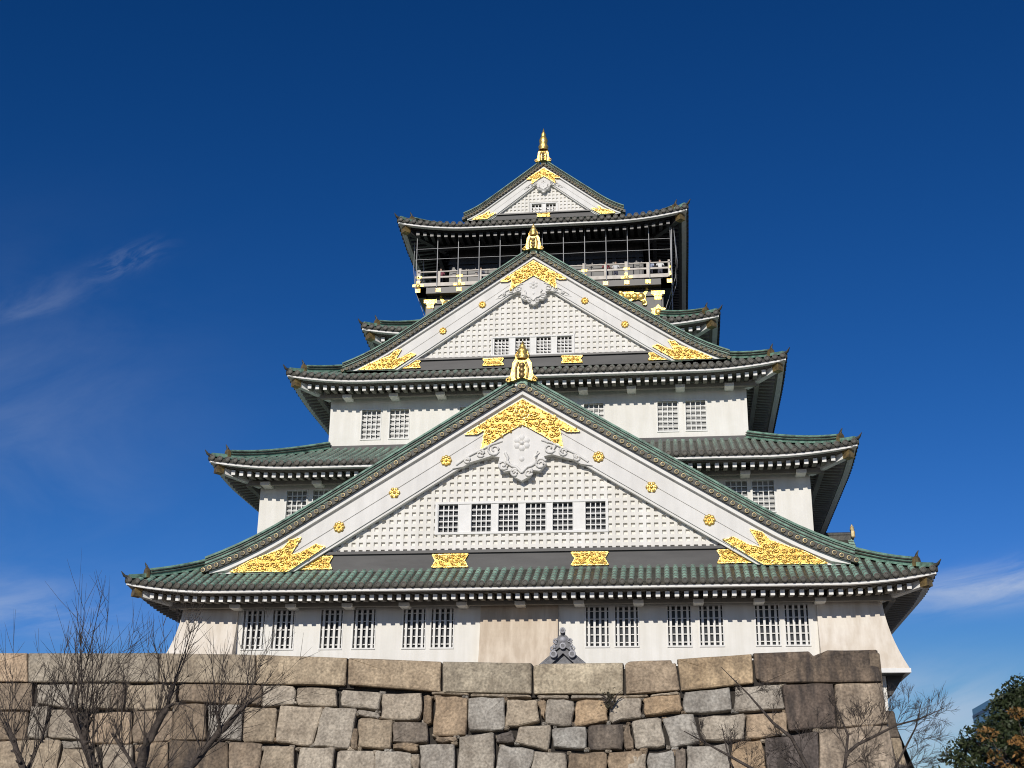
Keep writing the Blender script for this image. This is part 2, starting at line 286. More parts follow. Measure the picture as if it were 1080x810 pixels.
SLIVERS = [[(-3.06,9.43),(-1.29,9.31),(-1.28,9.22),(-3.05,9.3)],[(-1.24,9.29),(1.56,9.22),(1.57,9.12),(-1.24,9.19)],[(1.82,9.22),(3.3,9.22),(3.3,9.07),(1.92,9.06)],[(3.38,9.22),(5.11,9.21),(5.11,9.07),(3.39,9.07)],[(5.19,9.2),(6.9,9.21),(6.9,9.13),(5.45,9.04)],[(6.99,9.23),(8.27,9.36),(8.3,9.25),(6.98,9.1)]]
# ------------------------------------------------------------------ the castle keep
YC = 18.85
keep = empty('castle_keep', (0, YC, 9.5))
tag(keep, 'white five tiered castle tower with green copper roofs and gilded gables above the stone wall', 'castle')
def side(k):
    if k == 0: return None
    def T(x, y, z):
        x, y = x, y-YC
        for _ in range(k): x, y = -y, x
        return (x, y+YC, z)
    return T
def clamp(a, lo=0., hi=1.): return max(lo, min(hi, a))

def roof_tier(We, zf, Wt, zt, Ww, L=.5, dark=False, skip=0, tiles_front_skip=0):
    D = We-Wt
    trim = M['trim']
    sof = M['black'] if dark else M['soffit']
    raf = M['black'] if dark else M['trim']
    def lift(ax, t): return L*clamp((ax-(We-5.2))/5.2)**2*(1-clamp(t))
    def zs(x, d):
        t = d/D
        return zf+.15+(zt-zf-.15)*(t*(.88+.12*t)) + lift(abs(x), t)
    base = MB(); fas = MB(); rf = MB(); sf = MB(); til = MB(); brk = MB()
    for k in range(4):
        T = side(k)
        for b in (base, fas, rf, sf, til): b.T = T
        f0 = YC-We          # front y of this side in local coordinates
        n = int(2*We/.46); sp = 2*We/n
        xs = [-We+sp*i for i in range(n+1)]
        nd = 6
        for i in range(n):
            V = []
            for x in (xs[i], xs[i+1]):
                dm = min(D, max(0.0, We-abs(x)))
                for j in range(nd+1):
                    d = dm*j/nd; V.append((x, f0+d, zs(x, d)))
            base.add(V, [(j, nd+1+j, nd+2+j, j+1) for j in range(nd)], 0)
            # eave closing strip under the tiles
            a, c = xs[i], xs[i+1]
            base.add([(a, f0, zs(a, 0)), (c, f0, zs(c, 0)), (c, f0+.04, zs(c, 0)-.16), (a, f0+.04, zs(a, 0)-.16)], [(3, 2, 1, 0)], 0)
            # tile row
            x = (xs[i]+xs[i+1])/2
            if k == 0 and abs(x) < tiles_front_skip: continue
            dm = min(D, We-abs(x))-.1
            til.disc(x, f0-.05, zs(x, 0)+.02, .165, .1, 10, 1, ring=.6, mi2=2)
            ns = max(1, int(dm/.42)); 
            jx = rnd.uniform(-.03, .03)
            for q in range(ns):
                d0, d1 = dm*q/ns, dm*(q+1)/ns
                V = []
                for d, r in ((d0, .165), (d1, .128)):
                    for a in range(5):
                        th = math.pi*a/4
                        V.append((x+jx-r*math.cos(th), f0+d, zs(x, d)+.01+r*math.sin(th)))
                til.add(V, [(a, a+1, a+6, a+5) for a in range(4)], 0, True)
                til.add([V[0], V[1], V[2], V[3], V[4]], [(4, 3, 2, 1, 0)], 1)
        # fascia, soffit board
        nx = 40
        X = [(-We+.05)+(2*We-.1)*i/nx for i in range(nx+1)]
        if True:
            # denser at the corners
            X = sorted(set([round(v, 3) for v in X] + [round(sg*(We-.05-q), 3) for sg in (-1, 1) for q in (.6, 1.2, 1.8, 2.5, 3.3, 4.1)]))
        for a, c in zip(X[:-1], X[1:]):
            za, zc = zf+lift(abs(a), 0), zf+lift(abs(c), 0)
            th = .14
            fas.add([(a, f0+.1, za), (c, f0+.1, zc), (c, f0+.1, zc-th), (a, f0+.1, za-th), (a, f0+.42, za-th), (c, f0+.42, zc-th), (c, f0+.42, zc), (a, f0+.42, za)],
                    [(3, 2, 1, 0), (4, 5, 2, 3), (7, 6, 5, 4)], 0)
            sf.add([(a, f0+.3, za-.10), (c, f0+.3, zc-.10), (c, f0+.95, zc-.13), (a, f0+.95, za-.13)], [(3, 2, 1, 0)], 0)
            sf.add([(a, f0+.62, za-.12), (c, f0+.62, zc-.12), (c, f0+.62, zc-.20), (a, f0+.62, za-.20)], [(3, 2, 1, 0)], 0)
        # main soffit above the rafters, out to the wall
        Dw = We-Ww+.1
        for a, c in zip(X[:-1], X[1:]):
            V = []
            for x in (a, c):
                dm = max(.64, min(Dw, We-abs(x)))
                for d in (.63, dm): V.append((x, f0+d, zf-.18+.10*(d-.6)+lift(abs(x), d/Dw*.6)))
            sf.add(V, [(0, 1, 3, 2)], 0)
        # rafters
        nr = int(2*(We-.85)/.49); rs = 2*(We-.85)/nr
        for i in range(nr+1):
            x = -(We-.85)+rs*i
            dm = min(Dw, We-abs(x)-.12)
            if dm < .75: continue
            z0 = zf-.24+lift(abs(x), .1); z1 = zf-.24+.10*(dm-.6)+lift(abs(x), dm/Dw*.6)
            w, h = .115, .29
            y0, y1 = f0+.64, f0+dm
            rf.add([(x-w, y0, z0-h), (x+w, y0, z0-h), (x+w, y1, z1-h), (x-w, y1, z1-h), (x-w, y0, z0), (x+w, y0, z0), (x+w, y1, z1), (x-w, y1, z1)],
                   [(0, 3, 2, 1), (2, 3, 7, 6), (1, 2, 6, 5), (3, 0, 4, 7)], 1)
            rf.add([(x-w, y0, z0-h), (x+w, y0, z0-h), (x+w, y0, z0), (x-w, y0, z0)], [(0, 1, 2, 3)], 0)
        # purlin beam below the rafters
        sf.box(-Ww-.55, Ww+.55, YC-Ww-.75, YC-Ww-.48, zf-.62, zf-.36, 0)
    roof = base.build('roof', M['tiledark'], keep)
    til.build('roof_tiles', [M['tile'], M['tiledark'], M['eave_end']], roof)
    fas.build('eave_fascia', trim, roof)
    rf.build('rafters', [raf, sof], roof)
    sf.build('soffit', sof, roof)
    # corner pieces and hip ridges
    for k in range(4):
        T = side(k)
        def hip(d): return Vector((We-d, YC-We+d, zs(We-d, d)))
        h = MB(T); nseg = 12
        for lo, hi, w, hh, off in ((.9, D, .24, .15, .0), (.92, D, .30, .20, .0), (.94, D, .22, .30, 0), (.95, D, .27, .35, 0), (.96, D, .18, .47, .0), (.12, 1.1, .2, .2, 0)):
            prev = None
            V = []; F = []
            dv = Vector((1, 1, 0)).normalized()
            for j in range(nseg+1):
                d = lo+(hi-lo)*j/nseg; p = hip(d)
                for a, b in ((-1, 0), (-1, .8), (-.5, 1), (.5, 1), (1, .8), (1, 0)):
                    b0 = 0 if w not in (.30, .27) else hh-.07
                    V.append(tuple(p+dv*a*w+Vector((0, 0, (b0+(hh-b0)*b if b else b0-(.04 if not b0 else 0))+.06))))
            for j in range(nseg):
                for q in range(5): F.append((j*6+q, j*6+q+1, (j+1)*6+q+1, (j+1)*6+q))
            F.append((5, 4, 3, 2, 1, 0))
            h.add(V, F, 1 if w in (.30, .27) else 0)
        h.build('hip_ridge', [M['ridge'], M['tiledark']], roof)
        # ridge-end tile with a small horn
        o = MB(T); p = hip(.85); out = Vector((1, -1, 0)).normalized(); dv = Vector((1, 1, 0)).normalized()
        prof = [(-.26, -.05), (-.29, .16), (-.19, .42), (0, .55), (.19, .42), (.29, .16), (.26, -.05)]
        for i, (a, b) in enumerate(prof): pass
        V = [tuple(p+dv*a+out*.12+Vector((0, 0, b+.05))) for a, b in prof]+[tuple(p+dv*a-out*.05+Vector((0, 0, b+.05))) for a, b in prof]
        n = len(prof)
        o.add(V, [tuple(range(n)), tuple(range(2*n-1, n-1, -1))]+[(q, q+n, (q+1) % n+n, (q+1) % n) for q in range(n)], 0)
        o.tube([p+Vector((0, 0, .4)), p+out*.08+Vector((0, 0, .66)), p+out*.2+Vector((0, 0, .84))], [.11, .07, .02], 6, 1)
        o.build('ridge_end_tile', [M['bronze'], M['tiledark']], roof); o = MB(T)
        q = hip(.1)
        o.tube([q+Vector((0, 0, .1)), q+out*.22+Vector((0, 0, .16)), q+out*.42+Vector((0, 0, .38))], [.11, .085, .02], 6, 1)
        o.build('corner_horn', [M['bronze'], M['tiledark']], roof)
        # corner beam: white nose with bronze sleeve
        c = MB(T)
        zc = zf+L-.16
        c0 = Vector((We-.38, YC-We+.38, zc-.30)); c1 = Vector((Ww, YC-Ww, zf-.42))
        c.bar(c0, c1, .34, .36, 0)
        c.build('corner_beam', raf, roof)
        b = MB(T); b.bar(c0+out*.02+Vector((0, 0, .02)), c0+out*-.42+Vector((0, 0, -.01)), .46, .52, 0); b.build('beam_cap', M['bronze'], roof)
    return zs

def bracket(x, y, z, T=None):
    b = MB(T); b.box(x-.28, x+.28, y-.98, y, z-.17, z, 0); b.box(x-.24, x+.24, y-1.02, y-.1, z-.21, z-.17, 0)
    b.build('eave_bracket', M['plaster'], keep)

def holed_wall(mb, x0, x1, z0, z1, holes, y, dep, mi=0):
    xs = sorted({x0, x1, *[h[0] for h in holes], *[h[1] for h in holes]}); zz = sorted({z0, z1, *[h[2] for h in holes], *[h[3] for h in holes]})
    for a, b in zip(xs[:-1], xs[1:]):
        for c, d in zip(zz[:-1], zz[1:]):
            mx, mz = (a+b)/2, (c+d)/2
            if any(h[0] < mx < h[1] and h[2] < mz < h[3] for h in holes): continue
            mb.add([(a, y, c), (b, y, c), (b, y, d), (a, y, d)], [(0, 1, 2, 3)], mi)
    for h in holes:
        a, b, c, d = h
        mb.add([(a, y, c), (b, y, c), (b, y, d), (a, y, d), (a, y+dep, c), (b, y+dep, c), (b, y+dep, d), (a, y+dep, d)],
               [(0, 4, 5, 1), (1, 5, 6, 2), (2, 6, 7, 3), (3, 7, 4, 0)], mi)

_win = {}
def window(w, h, kind, x, y, z, parent=None):
    """x, z: centre; y: wall front. kinds: bars, lattice, small"""
    key = (round(w, 1), round(h, 1), kind)
    if key not in _win:
        w, h = key[0], key[1]
        fr = MB()
        t = .05
        fr.box(-w/2-.06, w/2+.06, -.03, .06, h/2, h/2+.07); fr.box(-w/2-.06, w/2+.06, -.05, .06, -h/2-.08, -h/2)
        fr.box(-w/2-.06, -w/2, -.03, .06, -h/2, h/2); fr.box(w/2, w/2+.06, -.03, .06, -h/2, h/2)
        la = MB()
        if kind == 'bars':
            for i in range(4):
                xx = -w/2+w*(i+.5)/4; la.box(xx-.062, xx+.062, .03, .15, -h/2, h/2)
            for j in range(5):
                zz = -h/2+h*(j+.5)/5; la.box(-w/2, w/2, .155, .19, zz-.026, zz+.026, 0)
        else:
            nx, nz, bw = (4, 6, .055) if kind == 'lattice' else (4, 5, .06)
            if kind == 'tiny': nx, nz, bw = 3, 3, .05
            for i in range(1, nx):
                xx = -w/2+w*i/nx; la.box(xx-bw/2, xx+bw/2, .08, .14, -h/2, h/2)
            for j in range(1, nz):
                zz = -h/2+h*j/nz; la.box(-w/2, w/2, .085, .135, zz-bw/2, zz+bw/2)
        pa = MB(); pa.add([(-w/2, .27, -h/2), (w/2, .27, -h/2), (w/2, .27, h/2), (-w/2, .27, h/2)], [(0, 1, 2, 3)])
        _win[key] = (fr.mesh('window', [M['trim']]), la.mesh('window_lattice', [M['trim'], M['soffit']]), pa.mesh('pane', [M['pane'] if kind != 'lattice' else M['paper']]))
    fr, la, pa = _win[key]
    o = link('window', fr, parent or keep, (x, y, z)); link('window_lattice', la, o); link('pane', pa, o)
    return o
M['paper'] = mat('frosted_pane', (.28, .285, .275), (.20, .205, .20), 2.0, .3)

# --- storey walls
def storey(hw, z0, z1, holes, m, name='wall', dep=.28):
    b = MB()
    holed_wall(b, -hw, hw, z0, z1, holes, YC-hw, dep)
    for k in (1, 2, 3):
        b.T = side(k); b.add([(-hw, YC-hw, z0), (hw, YC-hw, z0), (hw, YC-hw, z1), (-hw, YC-hw, z1)], [(0, 1, 2, 3)])
    b.T = None
    return b.build(name, m, keep)
def rect(c, w, z0, z1): return (c-w/2, c+w/2, z0, z1)
W1, W2, W3, W4, W5 = 18.85, 16.05, 12.95, 9.2, 8.0
def holes_of(cs, w, z0, z1): return [rect(c, w, z0, z1) for c in cs]
c1 = [-14.87, -13.2, -10.48, -8.65, -5.88, -4.33, 4.07, 5.63, 8.42, 10.1, 13.02, 14.55]
storey(W1, 9.5, 15.9, holes_of(c1, 1.2, 12.95, 15.05), M['plaster'])
for c in c1: window(1.2, 2.1, 'bars', c, 0, 14.0)
c2 = [-13.8, -12.2, 11.9, 13.4]
storey(W2, 16, 23.7, holes_of(c2, 1.2, 20.9, 22.7), M['plaster'])
for c in c2: window(1.2, 1.8, 'lattice', c, YC-W2, 21.8)
c3 = [-10.3, -8.5, -4.1, 3.65, 8.15, 9.85]
storey(W3, 25, 30.1, holes_of(c3, 1.2, 26.85, 28.75), M['plaster'])
for c in c3: window(1.2, 1.9, 'lattice', c, YC-W3, 27.8)
storey(W4, 32, 34.6, [], M['plaster'])
# --- roofs
roof_tier(21.45, 15.70, W2, 18.95, W1, .50)
roof_tier(18.52, 23.50, W3, 26.2, W2, .50, tiles_front_skip=5)
roof_tier(15.27, 29.97, W4, 33.3, W3, .52)
roof_tier(11.62, 34.50, W5, 36.5, W4, .52, tiles_front_skip=4)
roof_tier(9.92, 43.00, 5.0, 45.0, 7.0, .62, dark=True)
for i in range(-5, 6): bracket(3.15*i, 0, 15.22)
for i in range(-5, 6): bracket(3.1*i, YC-W2, 23.02)
for i in range(-4, 5): bracket(2.95*i+.1, YC-W3, 29.48)
# flashing where the third wall meets the roof below
b = MB()
for k in range(4):
    b.T = side(k); b.box(-W3-.1, W3+.1, YC-W3-.12, YC-W3+.05, 26.1, 26.4)
b.build('flashing', M['dark'], keep)

# --- stone-drop bays: flared plaster boxes
def bay(xa, xb, zb, outx, outy, shadow=True):
    """outx: (left, right) outward flare in x at the foot"""
    b = MB(); rows = []
    nz = 8
    for j in range(nz+1):
        t = j/nz; z = 15.3+(zb-15.3)*t
        e = .22*t+.78*t*t
        y = -.12-(outy-.12)*e
        rows.append((xa-outx[0]*e, xb+outx[1]*e, y, z))
    V = []; F = []
    back = 6.0 if max(outx) else .1
    for a, c, y, z in rows:
        V += [(a, back, z), (a, y, z), (c, y, z), (c, back, z)]
    for j in range(nz):
        for q in range(3): F.append((j*4+q, j*4+4+q, j*4+5+q, j*4+1+q))
    b.add(V, F, 0)
    a, c, y, z = rows[-1]
    b.box(a-.05, c+.05, y-.06, back, z-.22, z, 1)
    if any(outx): b.box(a+.2, c-.2, y+.2, back-.2, z-.23, z-.215, 2)
    for e_, s_ in ((c, 1), (a, -1)):
        if outx[0 if s_ < 0 else 1]:
            w_ = [(e_-s_*.12, z-.22), (e_-s_*.95, z-.22), (e_-s_*.95, z-1.15), (e_-s_*.75, z-1.15)]
            b.prism(w_ if s_ < 0 else w_[::-1], .25, back, 2)
    return b.build('stone_drop_bay', [M['pale_cream'] if any(outx) else M['cream'], M['trim'], M['dark']], keep)
bay(15.6, 18.95, 11.55, (0, .95), 1.1)
bay(-18.95, -15.77, 11.55, (.95, 0), 1.1)
bay(-2.22, 1.98, 11.55, (0, 0), .9)

# ------------------------------------------------------------------ gables
def inside(p, poly):
    x, z = p; c = False; n = len(poly)
    for i in range(n):
        (x1, z1), (x2, z2) = poly[i], poly[(i+1) % n]
        if (z1 > z) != (z2 > z) and x < (x2-x1)*(z-z1)/(z2-z1)+x1: c = not c
    return c
def relief(mb, poly, y, th, step, h=.07, rim=True):
    """gilded openwork plate: raised curls on a backing plate"""
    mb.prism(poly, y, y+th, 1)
    xs = [p[0] for p in poly]; zs_ = [p[1] for p in poly]
    step *= 1.5; z = min(zs_)+step*.2; r = 0
    while z < max(zs_):
        x = min(xs)+(step/2 if r % 2 else 0)
        while x < max(xs):
            p = (x+rnd.uniform(-.2, .2)*step, z+rnd.uniform(-.2, .2)*step)
            if inside(p, poly) and inside((p[0], p[1]+step*.25), poly) and inside((p[0], p[1]-step*.25), poly):
                curl(mb, p[0], y-.01, p[1], step*rnd.uniform(.36, .5), step*.13, 0, rnd.choice((-1, 1)), rnd.uniform(0, 6.3), 1.2)
                mb.dome(p[0], y-.02, p[1], step*.16, h*.9, 6)
            elif inside(p, poly): mb.dome(p[0], y, p[1], step*.3, h, 6, 0, 0, 1.5, rnd.uniform(0, 3.1))
            q_ = (p[0]+step*.5, p[1]+rnd.uniform(-.2, .2)*step)
            if inside(q_, poly): mb.dome(q_[0], y, q_[1], step*rnd.uniform(.16, .26), h*rnd.uniform(.5, 1.1), 6, 0, 0, 1.5, rnd.uniform(0, 3.1))
            x += step
        z += step*.82; r += 1
    if rim:
        n = len(poly)
        for i in range(n):
            a, c = poly[i], poly[(i+1) % n]
            mb.bar((a[0], y-.02, a[1]), (c[0], y-.02, c[1]), .05, .05, 0, (0, 1, 0))
def curl(mb, x, y, z, r, tw, mi=0, flip=1, start=0., turns=1.4):
    n = 14; pts = []
    for i in range(n+1):
        t = i/n; a = start+flip*t*turns*2*math.pi; q = r*(1-.78*t)
        pts.append((x+q*math.cos(a), y-.02-.03*t, z+q*math.sin(a)))
    mb.tube(pts, [tw*(1-.4*i/n) for i in range(n+1)], 5, mi)

def gable(k, za, half, zb, sag, yw, yend, w0, w1, sc, strip, holes, wins, kind, full=True, grid=.42, emblems=((.245, 0), (.41, 1), (.585, 0)), spire=1.0, plates=(), tile_x=None):
    T = side(k)
    def zo(x):
        u = abs(x)/half; B_ = .055*(za-zb); return za-(za-zb+B_)*u-sag*4*u*(1-u)*.4+B_*max(0., (u-.74)/.26)**2
    def bw(x): return w0+(w1-w0)*abs(x)/half       # vertical width of the barge board zone
    yb, yv = yw-.42*sc, yw-.42*sc-.33*sc
    sz0, sz1, sx = strip
    # backing wall (cells floor) with a hole for the window row
    wall = MB(T)
    hx0 = hx1 = None
    if holes: hx0, hx1, hz0, hz1 = holes
    NX = 48
    X = sorted(set([round(-sx+2*sx*i/NX, 3) for i in range(NX+1)]+([hx0, hx1] if holes else [])))
    def top(x): return zo(x)-bw(x)+.12
    yc = yw+.145*sc
    for a, c in zip(X[:-1], X[1:]):
        mid = (a+c)/2
        segs = [(lambda x: sz1-.05, top)]
        if holes and hx0 <= mid <= hx1: segs = [(lambda x: sz1-.05, lambda x: hz0), (lambda x: hz1, top)]
        for lo, hi in segs:
            if hi(a) <= lo(a)+.001 and hi(c) <= lo(c)+.001: continue
            wall.add([(a, yc, lo(a)), (c, yc, lo(c)), (c, yc, max(hi(c), lo(c))), (a, yc, max(hi(a), lo(a)))], [(0, 1, 2, 3)])
    if holes:
        yy = yc+.3
        wall.add([(hx0, yc, hz0), (hx1, yc, hz0), (hx1, yc, hz1), (hx0, yc, hz1), (hx0, yy, hz0), (hx1, yy, hz0), (hx1, yy, hz1), (hx0, yy, hz1)],
                 [(0, 4, 5, 1), (1, 5, 6, 2), (2, 6, 7, 3), (3, 7, 4, 0), (4, 7, 6, 5)])
    gb = wall.build('gable', M['plaster'], keep)
    # lattice grid
    la = MB(T); bwid = grid*.46
    nx = int(sx/grid)
    for i in range(-nx, nx+1):
        x = i*grid
        segs = [(sz1, top(x))]
        if holes and hx0-.1 < x < hx1+.1: segs = [(sz1, hz0-.12), (hz1+.12, top(x))]
        for lo, hi in segs:
            if hi-lo > .1: la.box(x-bwid/2, x+bwid/2, yw, yc, lo, hi)
    z = sz1+grid*.55
    while z < za:
        xm = sx
        # width where top(x) = z
        lo, hi = 0., sx
        if top(0) < z: break
        for _ in range(24):
            md = (lo+hi)/2
            if top(md) > z: lo = md
            else: hi = md
        xm = lo
        segs = [(-xm, xm)]
        if holes and hz0-.14 < z < hz1+.14: segs = [(-xm, hx0-.12), (hx1+.12, xm)]
        for a, c in segs:
            if c-a > .1: la.box(a, c, yw+.012, yc, z-bwid/2, z+bwid/2)
        z += grid
    la.build('gable_lattice', M['plaster'], gb)
    # window row
    if holes:
        fr = MB(T); e = .13*sc
        fr.box(hx0-e, hx1+e, yw-.03, yc+.02, hz1, hz1+e); fr.box(hx0-e, hx1+e, yw-.05, yc+.02, hz0-e, hz0)
        fr.box(hx0-e, hx0, yw-.03, yc+.02, hz0, hz1); fr.box(hx1, hx1+e, yw-.03, yc+.02, hz0, hz1)
        ww = wins[1]; prev = hx0
        for c in wins[0]:
            if c-ww/2-prev > .04: fr.box(prev, c-ww/2, yw+.02, yc+.3, hz0, hz1)
            prev = c+ww/2
        if hx1-prev > .04: fr.box(prev, hx1, yw+.02, yc+.3, hz0, hz1)
        fr.build('window_surround', M['trim'], gb)
        for c in wins[0]: window(ww, hz1-hz0, kind, c, yw+.03, (hz0+hz1)/2)
    # barge boards, verges
    xe = half
    def band(mb, o1, o2, y0, y1, s, x0=0., x1=None, mi=0, n=18):
        x1 = x1 or xe
        V = []; F = []
        for i in range(n+1):
            x = x0+(x1-x0)*i/n
            za_, zb_ = max(zo(x)-o1(x), sz0+.002), max(zo(x)-o2(x), sz0)
            V += [(s*x, y0, za_), (s*x, y0, zb_), (s*x, y1, za_), (s*x, y1, zb_)]
        for i in range(n):
            a, c = i*4, i*4+4
            F += [(a, c, c+1, a+1), (a, a+2, c+2, c), (a+1, c+1, c+3, a+3)]
        F += [(0, 1, 3, 2), (n*4, n*4+2, n*4+3, n*4+1)]
        mb.add(V, F, mi)
    K = lambda v: (lambda x: v)
    e1 = .30*sc; e2 = .46*sc
    for s in (-1, 1):
        bb = MB(T)
        band(bb, K(0.), K(e1), yb-.14*sc, yw+.1, s, mi=0)
        band(bb, K(e1-.01), K(e2), yb+.10*sc, yw+.1, s, mi=1)
        band(bb, K(e2-.01), lambda x: e2+(bw(x)-e2)*.42, yb, yw+.1, s, mi=1)
        band(bb, lambda x: e2+(bw(x)-e2)*.42-.01, lambda x: e2+(bw(x)-e2)*.45, yb+.06, yw+.1, s, mi=1)
        band(bb, lambda x: e2+(bw(x)-e2)*.45, lambda x: bw(x)-.16*sc, yb-.005, yw+.1, s, mi=1)
        band(bb, lambda x: bw(x)-.17*sc, lambda x: bw(x), yb+.07, yw+.1, s, mi=1)
        bb.build('barge_board', [M['trim'], M['board']], gb)
        vg = MB(T)
        ov = .34*sc
        band(vg, K(-ov), K(.02), yv, yw, s, mi=0, x1=half+.35)
        L_ = math.hypot(half, za-zb); nd = int(L_/(.40*sc+.02)); r = .135*sc
        for i in range(nd+1):
            u = (i+.25)/nd
            if s < 0 and i == 0: pass
            x = half*u*1.01
            vg.disc(s*x, yv-.06, zo(x)+ov*.48, r, .07, 12, 0, ring=.62, mi2=1)
            vg.tube([(s*(x), yv-.04, zo(x)+ov*.5+.05), (s*(x), yv+.55*sc, zo(x)+ov*.5+.05)], r*.95, 8, 2, cap=False)
        vg.build('verge_tiles', [M['tiledark'], M['ring'], M['tile']], gb)
        if full:
            dr = MB(T)
            for o_a, o_b, e_ in ((.0, .14, .0), (.14, .19, .06), (.19, .33, .02), (.33, .38, .08), (.38, .46, .04), (.46, .58, .12)):
                band(dr, K(-ov-o_b*sc), K(-ov-o_a*sc), yv+.14*sc-e_, yv+.66*sc+e_, s, x0=.5*sc, x1=half+.25, mi=1 if o_a in (.14, .33) else 0)
            dr.build('descending_ridge', [M['ridge'], M['tiledark']], gb)
        # gilded corner fitting
        cg = MB(T)
        q = [(-5.1, 1.95), (-4.5, 1.8), (-4.1, 1.35), (-3.2, 1.0), (-2.3, .68), (-1.2, .06), (-4.5, .06), (-6.5, 1.40), (-6.0, 1.55), (-5.2, 1.12), (-4.55, .95), (-4.8, 1.4)] if full else [(-3.5, 1.2), (-1.2, .1), (-4.5, .1)]
        f_ = half/17.4
        poly = [(s*(half+a*f_), max(zo(half+a*f_)-bw(half)*1.02, sz0+.03+c*f_*1.0)) for a, c in q]
        if s > 0: poly = poly[::-1]
        poly = poly if s < 0 else poly
        relief(cg, poly if s > 0 else poly, yb-.07, .05, .26*max(sc, .6), .09)
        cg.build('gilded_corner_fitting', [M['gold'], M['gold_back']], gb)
        for u, t in (emblems if full else ()):
            em = MB(T); x = half*u; z = zo(x)-(e2+bw(x)-.1)*.53; r = .34*sc
            em.disc(s*x, yb-.06, z, r*.8, .06, 14)
            npt = 8 if t == 0 else 6
            for a in range(npt):
                an = 2*math.pi*a/npt; em.dome(s*x+r*.66*math.cos(an), yb-.05, z+r*.66*math.sin(an), r*.34, .07, 6)
            em.dome(s*x, yb-.06, z, r*.34, .10, 8)
            em.build('gilded_emblem', M['gold'], gb)
    # roof sheet behind the verge
    rs = MB(T); ov = .34*sc
    ys = [yv+.05, yend]
    n = 20
    for s in (-1, 1):
        V = []
        xx = tile_x or (half+.3)
        for i in range(n+1):
            x = xx*i/n
            for y in ys: V.append((s*x, y, zo(x)+ov))
        rs.add(V, [(2*i, 2*i+1, 2*i+3, 2*i+2) for i in range(n)], 0)
    rsheet = rs.build('gable_roof', M['tiledark'], gb)
    tr = MB(T)
    nt_ = max(1, int((yend-yv-1.2*sc)/.46)) if full else 0
    for i in range(nt_):
        y = yv+1.4*sc+i*.46
        if y > yend: break
        for s in (-1, 1):
            ns = int(half/.7)
            for q in range(ns):
                xa, xb_ = half*q/ns, half*(q+1)/ns
                V = []
                for x, r in ((xb_, .14), (xa, .108)):
                    for a in range(5):
                        th = math.pi*a/4; V.append((s*x, y-r*math.cos(th), zo(x)+ov+r*math.sin(th)))
                tr.add(V, [(a, a+1, a+6, a+5) for a in range(4)], 0, True)
    if nt_: tr.build('roof_tiles', M['tile'], gb)
    # main ridge
    mr = MB(T)
    mr.box(-.30*sc, .30*sc, yv+.12, yend, zo(0)+ov-.25, zo(0)+ov+.45*sc)
    mr.box(-.40*sc, .40*sc, yv+.10, yend, zo(0)+ov+.40*sc, zo(0)+ov+.52*sc)
    mr.tube([(0, yv+.12, zo(0)+ov+.58*sc), (0, yend, zo(0)+ov+.58*sc)], .2*sc, 8)
    mr.build('main_ridge', M['tile'] if full else M['tiledark'], gb)  # flank dormer ridges take the dark copper, their shade painted in
    # base strip
    if full:
        st = MB(T); st.box(-sx-1.7*sc, sx+1.7*sc, yw-.1, yw+.2, sz0, sz1-.16*sc, 0); st.box(-sx-.2*sc, sx+.2*sc, yw-.22, yw+.2, sz1-.16*sc, sz1, 1)
        st.build('base_beam', [M['dark'], M['black']], gb)
        for px_, pw in plates:
            pl = MB(T); h0, h1 = sz0+.22*(sz1-sz0), sz0+.80*(sz1-sz0); hw = pw/2; mz = (h0+h1)/2
            poly = [(px_-hw, h0), (px_+hw, h0), (px_+hw*.8, mz), (px_+hw, h1), (px_-hw, h1), (px_-hw*.8, mz)]
            relief(pl, poly, yw-.16, .04, .2*max(sc, .7), .06)
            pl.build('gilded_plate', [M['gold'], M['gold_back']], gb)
        # gilded crest under the apex
        f_ = sc if sc > .9 else .64 if sc > .7 else .36
        A = [(0, -.60), (1.2, -1.33), (3.25, -2.62), (2.55, -2.62), (2.10, -2.35), (2.30, -3.55), (1.2, -2.78), (0, -2.08)]
        slope = (za-zb)/half/.596
        A = [(x*f_, z*f_*(.5+.5*slope)) for x, z in A]
        poly = [(x, za+z) for x, z in A]+[(-x, za+z) for x, z in A[-2:0:-1]]
        cr = MB(T); relief(cr, poly[::-1], yb-.10, .08, .27*max(sc, .62), .10)
        zc = za-1.35*f_
        cr.disc(0, yb-.16, zc, .46*f_, .08, 16)
        for a in range(8):
            an = 2*math.pi*a/8; cr.dome(.3*f_*math.cos(an), yb-.16, zc+.3*f_*math.sin(an), .14*f_, .08*f_+.02, 6)
        cr.dome(0, yb-.16, zc, .14*f_, .12*f_, 8)
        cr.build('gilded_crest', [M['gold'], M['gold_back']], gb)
        # carved pendant
        pe = MB(T); f_ = sc if sc > .9 else sc*.82 if sc > .7 else .35
        H = [(0, -2.12), (1.15, -2.88), (2.0, -3.4), (2.9, -3.75), (3.6, -4.25), (3.95, -4.62), (3.3, -4.5), (2.9, -4.25), (2.2, -4.05), (1.7, -3.9), (1.25, -4.0), (1.35, -4.45), (1.0, -4.85), (.62, -4.8), (.45, -5.15), (0, -5.4)]
        H = [(x*f_, z*f_*(.5+.5*slope)) for x, z in H]
        poly = [(x, za+z) for x, z in H]+[(-x, za+z) for x, z in H[-2:0:-1]]
        yp = yb-.04
        pe.prism(poly[::-1], yp, yw+.1)
        zf_ = lambda v: za+v*f_*(.5+.5*slope)
        tw = .085*f_
